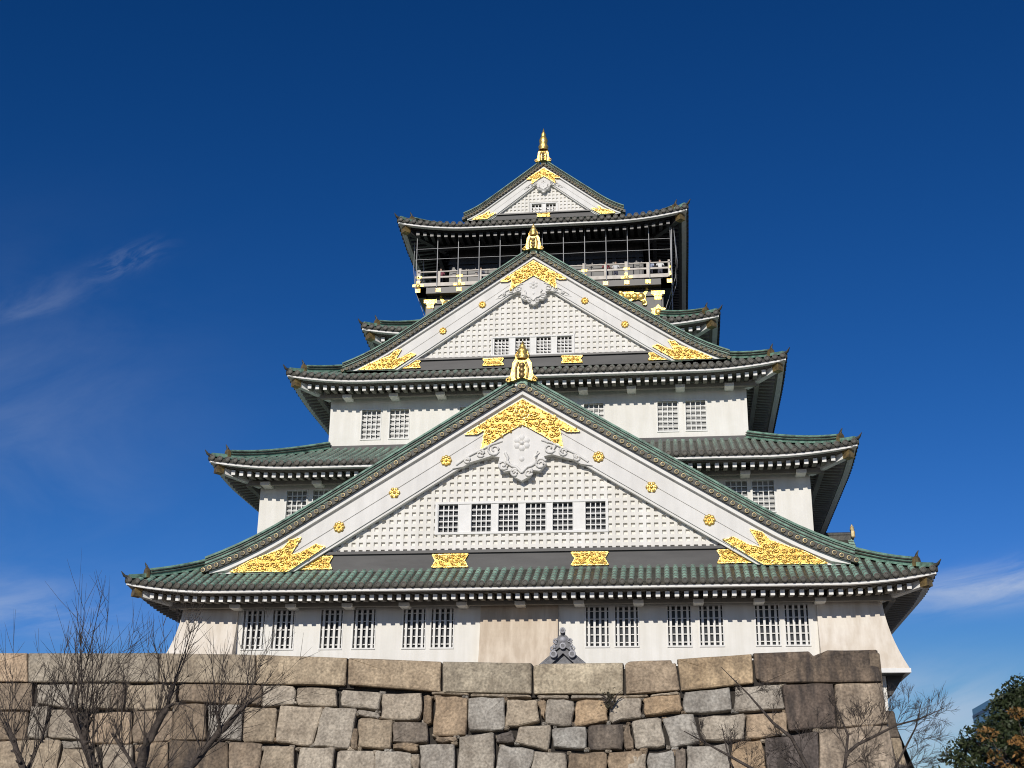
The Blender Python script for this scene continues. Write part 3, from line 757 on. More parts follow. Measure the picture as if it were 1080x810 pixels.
        for s in (-1, 1):
            curl(pe, s*1.05*f_, yp, zf_(-4.45), .34*f_, tw, 0, s, .5)
            curl(pe, s*.38*f_, yp, zf_(-4.95), .24*f_, tw, 0, -s, 1.0)
            curl(pe, s*1.55*f_, yp, zf_(-3.55), .40*f_, tw, 0, -s, 2.0)
            curl(pe, s*2.35*f_, yp, zf_(-3.78), .26*f_, tw, 0, s, 2.0)
            curl(pe, s*3.1*f_, yp, zf_(-4.15), .20*f_, tw, 0, s, 2.0)
            pe.tube([(s*.95*f_, yp-.02, zf_(-3.75)), (s*.78*f_, yp-.05, zf_(-4.05)), (s*.85*f_, yp-.05, zf_(-4.35)), (s*.55*f_, yp-.05, zf_(-4.55)), (s*.3*f_, yp-.05, zf_(-4.62)), (0, yp-.04, zf_(-4.95))], tw, 5)
            pe.tube([(s*1.1*f_, yp-.02, zf_(-3.05)), (s*1.7*f_, yp-.05, zf_(-3.25)), (s*2.3*f_, yp-.05, zf_(-3.55)), (s*3.0*f_, yp-.04, zf_(-3.9)), (s*3.7*f_, yp-.02, zf_(-4.4))], tw*.8, 5)
        for a in range(6):
            an = 2*math.pi*a/6+.52; pe.dome(.30*f_*math.cos(an), yp, zf_(-3.2)+.30*f_*math.sin(an), .21*f_, .12*f_, 6)
        pe.dome(0, yp-.03, zf_(-3.2), .14*f_, .16*f_, 8); pe.dome(0, yp, zf_(-4.15), .16*f_, .1*f_, 8)
        pe.build('carved_pendant', M['board'], gb)
    # gilded ridge-end ornament
    fi = MB(T); z0 = zo(0)+ov+.02; f_ = (sc*1.15 if spire > 2 else sc*.98) if full else sc*.7; y0 = yv-.12
    bell = [(-.86, 0), (-.70, .25), (-.60, .75), (-.56, 1.15), (-.40, 1.42), (0, 1.5), (.40, 1.42), (.56, 1.15), (.60, .75), (.70, .25), (.86, 0), (.5, .06), (0, .28), (-.5, .06)]
    fi.prism([(x*f_, z0+z*f_) for x, z in bell][::-1], y0, y0+.45*f_, 0)
    for x in (-.32, .32): fi.tube([(x*f_, y0-.03, z0+.2*f_), (x*1.1*f_, y0-.05, z0+.8*f_), (x*.7*f_, y0-.04, z0+1.2*f_)], .075*f_, 5, 1)
    for z_ in (.4, .7, 1.0): fi.dome(0, y0, z0+z_*f_, .2*f_, .12*f_, 8, 1)
    for s in (-1, 1):
        curl(fi, s*.80*f_, y0, z0+.12*f_, .18*f_, .06*f_, 0, s, 1.5)
        fi.tube([(s*.30*f_, y0+.15, z0+1.35*f_), (s*.40*f_, y0+.12, z0+1.65*f_), (s*.28*f_, y0+.1, z0+1.95*f_)], [.09*f_, .07*f_, .02], 6, 0)
    sp = f_*spire; f2_ = f_*(1.45 if spire > 2 else 1)
    fi.lathe((0, y0+.2*f_, z0+1.4*f_), [(.40*f2_, 0), (.32*f2_, .12*sp), (.40*f2_, .2*sp), (.28*f2_, .34*sp), (.30*f2_, .42*sp), (.34*f2_, .55*sp), (.22*f2_, .72*sp), (.17*f2_, .8*sp), (.20*f2_, .86*sp), (.09*f2_, 1.0*sp), (.02, 1.2*sp)], 12, 0)
    fi.build('ridge_ornament', [M['gold'] if full else M['ring'], M['bronze']], gb)
    return gb

# south faces, lowest to highest
gable(0, 27.36, 17.45, 17.10, .06, -.2, 5.9, 2.30, 2.45, 1.0, (17.0, 18.2, 11.4), (-4.75, 4.62, 19.25, 20.85), ([-4.15, -2.3, -.78, .74, 2.24, 4.05], 1.1), 'small',
      plates=((-3.95, 2.0), (3.72, 2.0), (-11.5, 1.9), (11.5, 1.9)), tile_x=17.2)
gable(0, 38.42, 11.75, 30.88, .12, 5.05, 10.1, 1.66, 1.84, .74, (30.95, 31.70, 7.9), (-2.58, 2.46, 31.85, 32.98), ([-2.02, -.70, .62, 1.92], .95), 'small',
      grid=.36, plates=((-2.5, 1.3), (2.4, 1.3), (-7.7, 1.2), (7.7, 1.2)), emblems=((.275, 0), (.485, 0)), spire=1.05)
gable(0, 48.40, 5.35, 44.50, .08, 11.0, YC, 1.08, 1.22, .56, (44.35, 44.80, 3.45), (-.92, .92, 44.84, 45.56), ([-.50, .50], .68), 'tiny',
      grid=.27, plates=((0, .9),), emblems=(), spire=2.35)
gable(2, 48.40, 5.35, 44.50, .08, 11.0, YC, 1.08, 1.22, .56, (44.35, 44.80, 3.45), None, None, 'tiny', grid=.27, plates=((0, .9),), emblems=(), spire=1.9)
# small dormer gables on the flanks
for k in (1, 3):
    gable(k, 22.9, 6.2, 18.9, .1, -1.0, 4, .9, 1.1, .6, (18.2, 18.8, 4.0), None, None, 'tiny', full=False, grid=.4, spire=.8)
    gable(k, 29.6, 3.0, 27.4, .1, 3.0, 7, .6, .8, .5, (26.7, 27.3, 1.5), None, None, 'tiny', full=False, grid=.4, spire=.6)
# ------------------------------------------------------------------ top storey: black body, balcony, netting
b = MB()
for k in range(4):
    b.T = side(k); f0 = YC-W5
    b.add([(-W5, f0, 36), (W5, f0, 36), (W5, f0, 39.0), (-W5, f0, 39.0)], [(0, 1, 2, 3)], 0)
b.build('lower_panel', M['panel'] if 'panel' in M else M['dark'], keep)
b = MB()
for k in range(4):
    b.T = side(k)
    b.add([(-6.7, YC-6.7, 39.0), (6.7, YC-6.7, 39.0), (6.7, YC-6.7, 44), (-6.7, YC-6.7, 44)], [(0, 1, 2, 3)], 0)
    for i in range(-4, 5): b.box(i*1.6-.12, i*1.6+.12, YC-6.8, YC-6.7, 39, 43.6, 0)
    b.box(-6.8, 6.8, YC-6.82, YC-6.7, 41.6, 41.8, 0)
b.build('upper_wall', M['black'], keep)
BH = 8.55
b = MB()
for k in range(4):
    b.T = side(k); f0 = YC-BH
    b.box(-BH-.1, BH+.1, f0-.1, YC-W5+.02, 38.62, 39.05, 0)
    b.box(-W5-.1, W5+.1, YC-W5-.12, YC-W5+.02, 38.05, 38.45, 0)
    b.box(-W5-.06, W5+.06, YC-W5-.08, YC-W5+.02, 36.75, 36.95, 0)
    for x in (-7.75, -4.0, 0, 4.0, 7.75): b.box(x-.22, x+.22, YC-W5-.10, YC-W5+.02, 36.1, 38.65, 0)
b.T = None
b.add([(-BH, YC-BH, 39.05), (BH, YC-BH, 39.05), (BH, YC+BH, 39.05), (-BH, YC+BH, 39.05)], [(0, 1, 2, 3)], 0)
balc = b.build('balcony', M['black'], keep)
rail = MB()
for k in range(4):
    rail.T = side(k); f0 = YC-BH
    rail.tube([(-BH-.2, f0, 40.28), (BH+.2, f0, 40.28)], .055, 6)
    rail.box(-BH-.1, BH+.1, f0-.05, f0+.05, 39.80, 39.92)
    rail.box(-BH-.15, BH+.15, f0-.09, f0+.09, 39.16, 39.42)
rail.build('railing', M['cream_rail'], balc)
for k in range(4):
    T = side(k); f0 = YC-BH
    for i in range(13):
        x = -BH+2*BH*i/12
        big = i % 2 == 0
        if k and not big: continue
        if i == 12: continue
        p = MB(T); h = .12 if big else .09
        p.box(x-h, x+h, f0-.07, f0+.07, 39.4, 40.26 if not big else 40.42)
        p.build('railing_post', M['cream_rail'], balc)
        if big and k == 0 or (k in (1, 3) and big and i < 3):
            q = MB(T)
            q.box(x-.38, x+.38, f0-.13, f0-.02, 39.14, 39.32); q.box(x-.13, x+.13, f0-.12, f0-.02, 39.32, 39.56); q.dome(x, f0-.13, 39.2, .16, .06, 8)
            q.box(x-.2, x+.2, f0-.10, f0-.02, 39.78, 39.95)
            q.build('gilded_rail_fitting', M['gold'], balc)
    if k == 0:
        for i in range(13):
            x = -BH+2*BH*i/12
            q = MB(T)
            yy = YC-BH-.1
            q.box(x-.17, x+.17, yy-.05, yy+.05, 38.70, 38.98)
            if i % 2 == 0:
                xx = clamp(x, -7.75, 7.75); y2 = YC-W5-.12
                q.box(xx-.45, xx+.45, y2-.06, y2+.05, 38.12, 38.38); q.box(xx-.28, xx+.28, y2-.06, y2+.05, 38.0, 38.12)
            q.build('gilded_beam_end', M['gold'], balc)
        for x in (-7.75, -4.0, 0, 4.0, 7.75):
            q = MB(T); y2 = YC-W5-.11
            poly = [(x-.55, 36.62), (x+.55, 36.62), (x+.42, 36.9), (x+.5, 37.08), (x+.2, 37.15), (x, 37.4), (x-.2, 37.15), (x-.5, 37.08), (x-.42, 36.9)]
            q.prism(poly[::-1], y2-.05, y2+.04); q.dome(x, y2-.05, 36.85, .25, .1, 8); q.box(x-.24, x+.24, y2-.03, y2+.04, 37.75, 38.0)
            q.build('gilded_post_fitting', M['gold'], balc)
# relief tigers on the dark panels
def tiger(s):
    q = MB(); y = YC-W5-.05; cx = 6.0*s
    body = [(-1.15, .55), (-.85, .75), (-.45, .66), (.1, .74), (.6, .70), (.95, .62), (1.15, .82), (1.25, 1.05), (1.12, 1.16), (.92, 1.1), (.95, 1.26), (1.2, 1.32), (1.42, 1.18), (1.42, .85), (1.22, .5),
            (1.15, .1), (1.3, -.3), (1.2, -.5), (.95, -.45), (.9, -.1), (.55, .1), (.1, .02), (-.2, -.1), (-.35, -.5), (-.75, -.55), (-.65, -.3), (-.6, .05), (-.9, .05), (-1.2, -.15), (-1.45, -.05), (-1.35, .25)]
    poly = [(cx+s*x*.78, 37.75+z*.78) for x, z in body]
    q.prism(poly if s < 0 else poly[::-1], y-.1, y+.04)
    for x, z, r in ((-.95, .38, .42), (-.3, .36, .34), (.25, .36, .34), (.8, .34, .36), (1.02, -.2, .2), (-.5, -.3, .2)):
        q.dome(cx+s*x*.78, y-.1, 37.75+z*.78, r*.78, .14, 8)
    q.dome(cx-s*.95*.78, y-.18, 37.75+.75*.78, .14, .05, 6)
    q.build('gilded_tiger_relief', M['gold'], keep)
tiger(1); tiger(-1)
# safety net: posts, cables and corner strands
BN = BH+.15
for k in range(4):
    T = side(k); f0 = YC-BN
    for i in range(13 if k == 0 else 12):
        if k and i % 2: continue
        x = -BN+2*BN*i/12
        p = MB(T); p.tube([(x, f0, 39.05), (x, f0-.12, 43.0)], .032, 5); p.build('net_post', M['wire'], balc)
n = MB()
for k in range(4):
    n.T = side(k); f0 = YC-BN
    for z, r in ((41.15, .022), (41.95, .022), (42.98, .03)): n.tube([(-BN, f0-.06, z), (BN, f0-.06, z)], r, 4)
n.T = None
for s, q in ((1, 0), (1, .5), (-1, .2)):
    x = s*(BN+.25+.15*q)
    n.tube([(x, 10.2+2*q, 42.8), (x+.1*s, 10.6+2*q, 41), (x-.0*s, 10.9+2*q, 39.4), (x-.5*s, 11.4+2*q, 38.0), (x-.7*s, 11.5+2*q, 37.4)], .025, 4)
n.build('net_cables', M['wire'], balc)

# ------------------------------------------------------------------ stone walls
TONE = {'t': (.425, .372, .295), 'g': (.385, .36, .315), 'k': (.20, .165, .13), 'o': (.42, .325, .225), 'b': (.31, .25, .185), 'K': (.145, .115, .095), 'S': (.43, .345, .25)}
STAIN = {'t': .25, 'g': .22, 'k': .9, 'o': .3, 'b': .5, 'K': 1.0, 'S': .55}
def stone(mb, quad, mp, tone, stain, gap=-.022, bulge=.016, flat=False):
    cx = sum(p[0] for p in quad)/len(quad); cz = sum(p[1] for p in quad)/len(quad)
    if sum(quad[i][0]*quad[(i+1) % len(quad)][1]-quad[(i+1) % len(quad)][0]*quad[i][1] for i in range(len(quad))) < 0: quad = quad[::-1]
    pts = []
    n = len(quad)
    jit = .012 if flat else .045
    for i in range(n):
        a, b_ = Vector(quad[i]), Vector(quad[(i+1) % n]); l = (b_-a).length
        cr = min(.07 if not flat else .04, l*.18)/max(l, .01)
        for t in (cr, .35, .65, 1-cr):
            p = a.lerp(b_, t); pts.append((p.x+rnd.uniform(-jit, jit), p.y+rnd.uniform(-jit, jit)))
    def ring(inset, out, j=0.):
        r = []
        for x, z in pts:
            dx, dz = x-cx, z-cz; d = math.hypot(dx, dz) or 1; k = max(.3, (d-inset)/d)
            r.append(mp(cx+dx*k, cz+dz*k, out+rnd.uniform(-j, j)))
        return r
    m_ = len(pts); bl = bulge*rnd.uniform(.5, 1.3)
    rings = [ring(gap*.6, -.42), ring(gap, -.03, .008), ring(gap+.045, .03, .014), ring(gap+.17, .045+bl*.6, .028)]
    V = [p for r in rings for p in r]+[mp(cx, cz, .05+bl)]
    F = [(q*m_+i, q*m_+(i+1) % m_, (q+1)*m_+(i+1) % m_, (q+1)*m_+i) for q in range(3) for i in range(m_)]
    F += [(3*m_+i, 3*m_+(i+1) % m_, 4*m_) for i in range(m_)]
    v = rnd.uniform(.86, 1.12); w = rnd.uniform(-.02, .02)
    mb.add(V, F, 0, False, (tone[0]*v+w, tone[1]*v, tone[2]*v-w, stain))
def rows(mb, mp, u0, u1, z0, z1, hgt=1.35, edge=None):
    """irregular courses of stone between u0..u1 and z0..z1"""
    z = z1
    while z > z0+.1:
        h = min(z-z0, hgt*rnd.uniform(.75, 1.2)); 
        if z-h-z0 < .5: h = z-z0
        u = u0
        e = (edge(z) if edge else 0)
        while u < u1+e-.1:
            w = rnd.uniform(.9, 2.3)
            if u1+e-u-w < .8: w = u1+e-u
            t = rnd.choice('tttgggobbk'); j = lambda: rnd.uniform(-.10, .10)
            q = [(u, z+j()*.5), (u+w, z+j()*.5), (u+w+j()*.4, z-h+j()*.5), (u+j()*.4, z-h+j()*.5)]
            stone(mb, q, mp, TONE[t], STAIN[t])
            u += w
        z -= h
WB = .22
def front(u, z, out): return (u, -9-(11.3-z)*WB-out, z+out*.2)
def flank(u, z, out): return (17.2+(11.25-z)*.03+out, u, z)
wall = empty('stone_wall', (0, -9, 0))
tag(wall, 'rough tan granite block wall with long coping stones in front of the white tower', 'stone wall')
core = MB()
core.add([front(-60, 0, -.36), front(17.4, 0, -.36), front(17.05, 10.3, -.36), front(-60, 10.3, -.36)], [(0, 1, 2, 3)])
core.add([flank(-11.4, 0, -.36), flank(-1.2, 0, -.36), flank(-1.2, 10.3, -.36), flank(-9.1, 10.3, -.36)], [(0, 1, 2, 3)])
core.add([(-60, -9, 10.3), (17.1, -9, 10.3), (17.1, -.4, 10.3), (-60, -.4, 10.3)], [(0, 1, 2, 3)])
for q0, q1 in zip(COPING[:-1], COPING[1:]):
    xj = max(p[0] for p in q0); zt_ = min(max(p[1] for p in q0), max(p[1] for p in q1))-.22; zb_ = min(p[1] for p in q0)-.1
    core.add([front(xj-.35, zb_, -.16), front(xj+.35, zb_, -.16), front(xj+.35, zt_, -.16), front(xj-.35, zt_, -.16)], [(0, 1, 2, 3)])
core.build('wall_core', M['joint'], wall)
ms = MB()
for t, q in STONES:
    for x, z in q:                       # chinking stones in the joints
        if rnd.random() < .5:
            a_, b_ = rnd.uniform(.08, .2), rnd.uniform(.06, .12); x += rnd.uniform(-.12, .12); z += rnd.uniform(-.1, .1)
            stone(ms, [(x-a_, z+b_), (x+a_, z+b_*.8), (x+a_*.9, z-b_), (x-a_, z-b_*.9)], lambda u, zz, o: front(u, zz, o-.07), TONE[rnd.choice('tbg')], .4, gap=0, bulge=.01, flat=True)
for t, q in STONES: stone(ms, q, front, TONE[t], STAIN[t])
for q in SLIVERS: stone(ms, q, front, TONE['t'], .3, gap=.012, bulge=.01, flat=True)
rows(ms, front, -24.6, 17.6, 0, 5.55, edge=lambda z: (11.2-z)*.03-.45)
rows(ms, front, -60, -25.0, 0, 9.85)
rows(ms, flank, -9.3, -1.2, 0, 11.1)
ms.build('masonry', M['stone'], wall)
ct = ['o', 't', 't', 't', 'o', 't', 't', 'o', 'o', 'K']
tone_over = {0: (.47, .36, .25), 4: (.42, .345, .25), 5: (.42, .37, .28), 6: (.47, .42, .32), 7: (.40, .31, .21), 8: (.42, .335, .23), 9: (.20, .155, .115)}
def cop(u, z, out): return (u, -9-(11.3-z)*WB-out-.10, z)
for i, q in enumerate(COPING):
    c = MB(); t = ct[i]
    stone(c, q, cop, tone_over.get(i, (.44, .375, .28)), .25 if i < 8 else (.45 if i == 8 else 1.0), gap=.012, bulge=.03, flat=True)
    # top slab going back
    zt = [q[0], q[1]] if len(q) == 4 else q[:-2]
    V = []
    for x, z in zt:
        V += [cop(x, z-.03, -.02), (x, -7.7, z-.03)]
    c.add(V, [(2*j, 2*j+2, 2*j+3, 2*j+1) for j in range(len(zt)-1)], 0, False, (.36, .30, .22, .5))
    xe0, ze0 = zt[-1]; xe1 = q[len(zt)][0]; ze1 = q[len(zt)][1]
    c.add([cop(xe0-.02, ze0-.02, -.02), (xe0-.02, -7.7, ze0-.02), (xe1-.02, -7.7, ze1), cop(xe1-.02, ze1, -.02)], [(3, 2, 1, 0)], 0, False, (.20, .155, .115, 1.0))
    c.build('coping_stone', M['stone'], wall)
c = MB(); stone(c, [(-60, 11.38), (-26.2, 11.38), (-26.2, 9.97), (-60, 9.97)], cop, (.44, .375, .28), .25, gap=.012, bulge=.03, flat=True); c.build('coping_stone', M['stone'], wall)

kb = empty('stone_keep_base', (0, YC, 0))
tag(kb, 'battered stone base with painted shadow on its corner stones, carrying the white tower behind the wall corner', 'stone base')
def kfront(u, z, out): return (u, -.2-(9.5-z)*.3-out, z)
def kright(u, z, out): return (18.9+(9.5-z)*.13+(9.5-z)**2*.008+out, u, z)
km = MB()
for k in range(4):
    km.T = side(k)
    km.add([(-18.95, -.05, 9.5), (18.8, -.05, 9.5), (20.6, -3.0, 0), (-20.6, -3.0, 0)], [(3, 2, 1, 0)], 0, False, (.08, .07, .06, .5))
km.T = None
km.build('base_core', M['joint'], kb)
km = MB()
z = 9.5
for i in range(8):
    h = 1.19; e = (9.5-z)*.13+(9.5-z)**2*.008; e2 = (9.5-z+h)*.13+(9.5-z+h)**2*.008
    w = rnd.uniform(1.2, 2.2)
    stone(km, [(18.95+e-w, z), (18.95+e, z), (18.95+e2, z-h), (18.95+e2-w, z-h)], kfront, TONE['K'], 1.0, gap=.02, bulge=.02)  # corner stones coloured dark to extend the front wall's cast shadow
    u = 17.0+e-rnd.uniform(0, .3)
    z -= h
rows(km, kfront, 10, 16.8, 0, 9.5)
rows(km, kright, -1, 36, 0, 9.5)
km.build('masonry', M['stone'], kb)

# ------------------------------------------------------------------ well house roof behind the wall
wh = empty('well_house', (2.67, -5, 10.6))
tag(wh, 'small grey tiled roof with curled ridge-end ornament peeping over the wall coping', 'well roof')
def part(name, bm, m_, p): return bm.build(name, m_, p)
r_ = MB(); cx, yf, yk = 2.67, -5.2, -2.6
for s in (-1, 1):
    V = []
    for i in range(9):
        t = i/8; x = cx+s*2.2*t; z = 12.15-1.75*t+.35*t*(1-t)*-1
        V += [(x, yf, z), (x, yk, z), (x, yf, z-.36), (x, yk, z-.36)]
    F = []
    for i in range(8):
        a, c_ = 4*i, 4*i+4
        F += [(a, a+1, c_+1, c_), (a, c_, c_+2, a+2), (a+2, c_+2, c_+3, a+3)]
    r_.add(V, F, 0)
    for y in [yf+.1+.28*j for j in range(9)]:
        r_.tube([(cx+s*2.2*t, y, 12.15-1.75*t-.35*t*(1-t)+.05) for t in (0, .25, .5, .75, 1)], .07, 6)
wroof = part('roof', r_, M['greytile'], wh)
b = MB(); b.box(cx-.16, cx+.16, yf, yk, 12.05, 12.4); b.prism([(cx-1.9, 10.75), (cx+1.9, 10.75), (cx, 12.1)], yf+.2, yf+.3); b.tube([(cx, yf-.02, 12.44), (cx, yk, 12.44)], .13, 8); part('ridge', b, M['greytile'], wroof)
o = MB(); y = yf-.12
prof = [(-.45, 0), (-.55, .12), (-.42, .3), (-.34, .62), (-.2, .8), (0, .86), (.2, .8), (.34, .62), (.42, .3), (.55, .12), (.45, 0), (.2, .2), (0, .28), (-.2, .2)]
o.prism([(cx+x, 11.82+z) for x, z in prof][::-1], y, y+.2)
for s in (-1, 1):
    curl(o, cx+s*.5, y, 12.0, .16, .055, 1, s, 1.5); curl(o, cx+s*.34, y, 12.36, .13, .05, 1, s, -1.2)
o.disc(cx, y-.04, 12.12, .17, .05, 12, 0, ring=.55, mi2=1)
for s in (-1, 1): o.disc(cx+s*.46, y-.05, 11.72, .19, .05, 12, 0, ring=.55, mi2=1)
o.dome(cx, y, 12.42, .16, .1, 8, 1)
o.tube([(cx, y+.1, 12.65), (cx, y+.02, 12.80), (cx, y-.08, 12.92)], [.12, .13, .14], 10, 0)
o.disc(cx, y-.16, 12.86, .15, .1, 12, 0, ring=.6, mi2=1)
M['palegrey'] = mat('pale_grey_tile', (.42, .42, .44), (.28, .28, .3), 6, .6)
part('ridge_end_ornament', o, [M['greytile'], M['palegrey']], wh)
for x in (-1.3, 1.3):
    for yy in (-4.9, -3.0):
        p = MB(); p.box(cx+x-.1, cx+x+.1, yy-.1, yy+.1, 10.3, 10.95); part('post', p, M['dark'], wh)

# small dark plant rooted in the wall face
pl = MB()
base = Vector((5.25, -9.75, 8.55))
for i in range(26):
    a = rnd.uniform(-.9, .9); l = rnd.uniform(.3, .95)
    p1 = base+Vector((math.sin(a)*l*.5-.08, -.1-rnd.random()*.1, l*.7)); p2 = base+Vector((math.sin(a)*l-.12, -.14-rnd.random()*.12, l*(.9 if a > -.3 else .8)))
    pl.tube([base, p1, p2], [.03, .025, .008], 4)
for i in range(50):
    p = base+Vector((rnd.gauss(-.12, .17), -.15-rnd.random()*.15, rnd.uniform(.0, .85))); 
    q = [p+Vector((rnd.uniform(-.09, .09), rnd.uniform(-.05, .05), rnd.uniform(-.09, .09))) for _ in range(4)]
    pl.add([tuple(v) for v in q], [(0, 1, 2, 3)], 1)
tag(pl.build('wall_plant', [M['bark'], M['deadleaf'] if 'deadleaf' in M else M['bark']]), 'small dark withered plant growing from a joint of the stone wall', 'plant')
curl_pts = [(4.98+.16*math.cos(t), -9.9, 9.02+.16*math.sin(t)) for t in [0.3*i for i in range(18)]]

# ------------------------------------------------------------------ visitors on the balcony
def person(x, y, z, coat, trousers, label, turn=0.):
    me = bpy.data.meshes.new('person')
    J = {'pel': (0, 0, .92), 'wai': (0, 0, 1.08), 'che': (0, 0, 1.32), 'nec': (0, 0, 1.48), 'hea': (0, -.02, 1.58), 'top': (0, -.01, 1.71),
         'shl': (-.17, 0, 1.42), 'ell': (-.26, -.03, 1.15), 'hal': (-.2, -.28, 1.14), 'shr': (.17, 0, 1.42), 'elr': (.26, -.03, 1.15), 'har': (.2, -.28, 1.14),
         'hil': (-.09, 0, .88), 'knl': (-.1, -.02, .5), 'anl': (-.1, .02, .08), 'tol': (-.11, -.13, .03), 'hir': (.09, 0, .88), 'knr': (.1, -.02, .5), 'anr': (.1, .02, .08), 'tor': (.11, -.13, .03)}
    Rr = {'pel': .15, 'wai': .135, 'che': .15, 'nec': .055, 'hea': .09, 'top': .07, 'shl': .07, 'ell': .05, 'hal': .04, 'shr': .07, 'elr': .05, 'har': .04, 'hil': .095, 'knl': .065, 'anl': .045, 'tol': .04, 'hir': .095, 'knr': .065, 'anr': .045, 'tor': .04}
    names = list(J); idx = {n_: i for i, n_ in enumerate(names)}
    E_ = [('pel', 'wai'), ('wai', 'che'), ('che', 'nec'), ('nec', 'hea'), ('hea', 'top'), ('che', 'shl'), ('shl', 'ell'), ('ell', 'hal'), ('che', 'shr'), ('shr', 'elr'), ('elr', 'har'), ('pel', 'hil'), ('hil', 'knl'), ('knl', 'anl'), ('anl', 'tol'), ('pel', 'hir'), ('hir', 'knr'), ('knr', 'anr'), ('anr', 'tor')]
    me.from_pydata([J[n_] for n_ in names], [(idx[a], idx[c_]) for a, c_ in E_], [])
    ob = bpy.data.objects.new('person', me); col.objects.link(ob)
    md = ob.modifiers.new('skin', 'SKIN'); sv = me.skin_vertices[0].data
    for n_ in names: sv[idx[n_]].radius = (Rr[n_], Rr[n_]*(.8 if n_ in ('pel', 'wai', 'che') else 1))
    sv[0].use_root = True
    sb = ob.modifiers.new('sub', 'SUBSURF'); sb.levels = 1; sb.render_levels = 1
    dg = bpy.context.evaluated_depsgraph_get(); me2 = bpy.data.meshes.new_from_object(ob.evaluated_get(dg))
    ob.modifiers.clear(); ob.data = me2
    me2.materials.clear()
    for mm in (M['skin'], mat('coat', coat), mat('trousers', trousers), M['black']): me2.materials.append(mm)
    for p in me2.polygons:
        c_ = p.center; p.use_smooth = True
        p.material_index = 3 if c_.z < .09 else 2 if c_.z < .95 else 0 if (c_.z > 1.47 or (c_.y < -.24 and c_.z > 1)) else 1
    ob.location = (x, y, z); ob.rotation_euler = (0, 0, turn)
    h = MB(); V = []; F = []
    for j in range(5):
        ph = math.pi/2*j/4
        for i in range(10):
            a = 2*math.pi*i/10; V.append((.105*math.cos(ph)*math.cos(a), .012+.115*math.cos(ph)*math.sin(a), 1.61+.135*math.sin(ph)-(.07 if (math.sin(a) > -.3 and j == 0) else 0)))
    for j in range(4):
        for i in range(10): F.append((j*10+i, j*10+(i+1) % 10, (j+1)*10+(i+1) % 10, (j+1)*10+i))
    h.add(V, F, 0, True); h.build('hair', M['hair'], ob)
    return tag(ob, label, 'person', 'visitors on the balcony')
YF = 10.75
person(4.3, YF, 39.05, (.30, .06, .07), (.03, .03, .05), 'person in a dark red coat at the balcony rail right of the gilded ridge ornament', .3)
person(4.95, YF+.1, 39.05, (.55, .55, .56), (.05, .05, .08), 'person in a pale grey top beside the red coat on the balcony', -.2)
person(-7.1, YF, 39.05, (.25, .07, .10), (.03, .03, .04), 'person in a maroon jacket near the left corner post of the balcony', .1)
person(-4.3, YF+.1, 39.05, (.10, .11, .15), (.02, .02, .03), 'person in a dark navy coat on the left half of the balcony', -.3)
person(7.3, YF, 39.05, (.45, .50, .62), (.05, .05, .07), 'person in a light blue jacket near the right end of the balcony', .2)
person(7.95, YF+.05, 39.05, (.72, .72, .70), (.08, .08, .1), 'person in a white jacket at the right end of the balcony', -.1)

# ------------------------------------------------------------------ bare trees
def shoot(mb, p, d, l, r, twigs=3, n=4):
    d = d.normalized(); pts = [p]; q = p; steps = 5
    wob = Vector((rnd.uniform(-1, 1), rnd.uniform(-1, 1), rnd.uniform(-.3, .6)))*.10
    for i in range(steps):
        d = (d+wob*.35+Vector((rnd.uniform(-.05, .05), rnd.uniform(-.05, .05), .03))).normalized(); q = q+d*l/steps; pts.append(q)
    mb.tube(pts, [r*(1-.85*i/steps) for i in range(steps+1)], n, 0, cap=False)
    for k in range(twigs):
        t = rnd.uniform(.25, .9); i = int(t*steps); a = pts[i].lerp(pts[i+1], t*steps-i)
        dd = (pts[i+1]-pts[i]).normalized()
        sd = dd.cross(Vector((rnd.uniform(-1, 1), rnd.uniform(-1, 1), rnd.uniform(-1, 1)))).normalized()
        an = R(rnd.uniform(18, 42)); nd = dd*math.cos(an)+sd*math.sin(an)
        ll = l*rnd.uniform(.18, .42)*(1.1-t*.5)
        e = a+nd*ll*.5; e2 = e+(nd+Vector((0, 0, .12))).normalized()*ll*.5
        mb.tube([a, e, e2], [r*.42*(1-.5*t)+.003, r*.3*(1-.5*t)+.003, .0025], 3, 0, cap=False)
    return pts
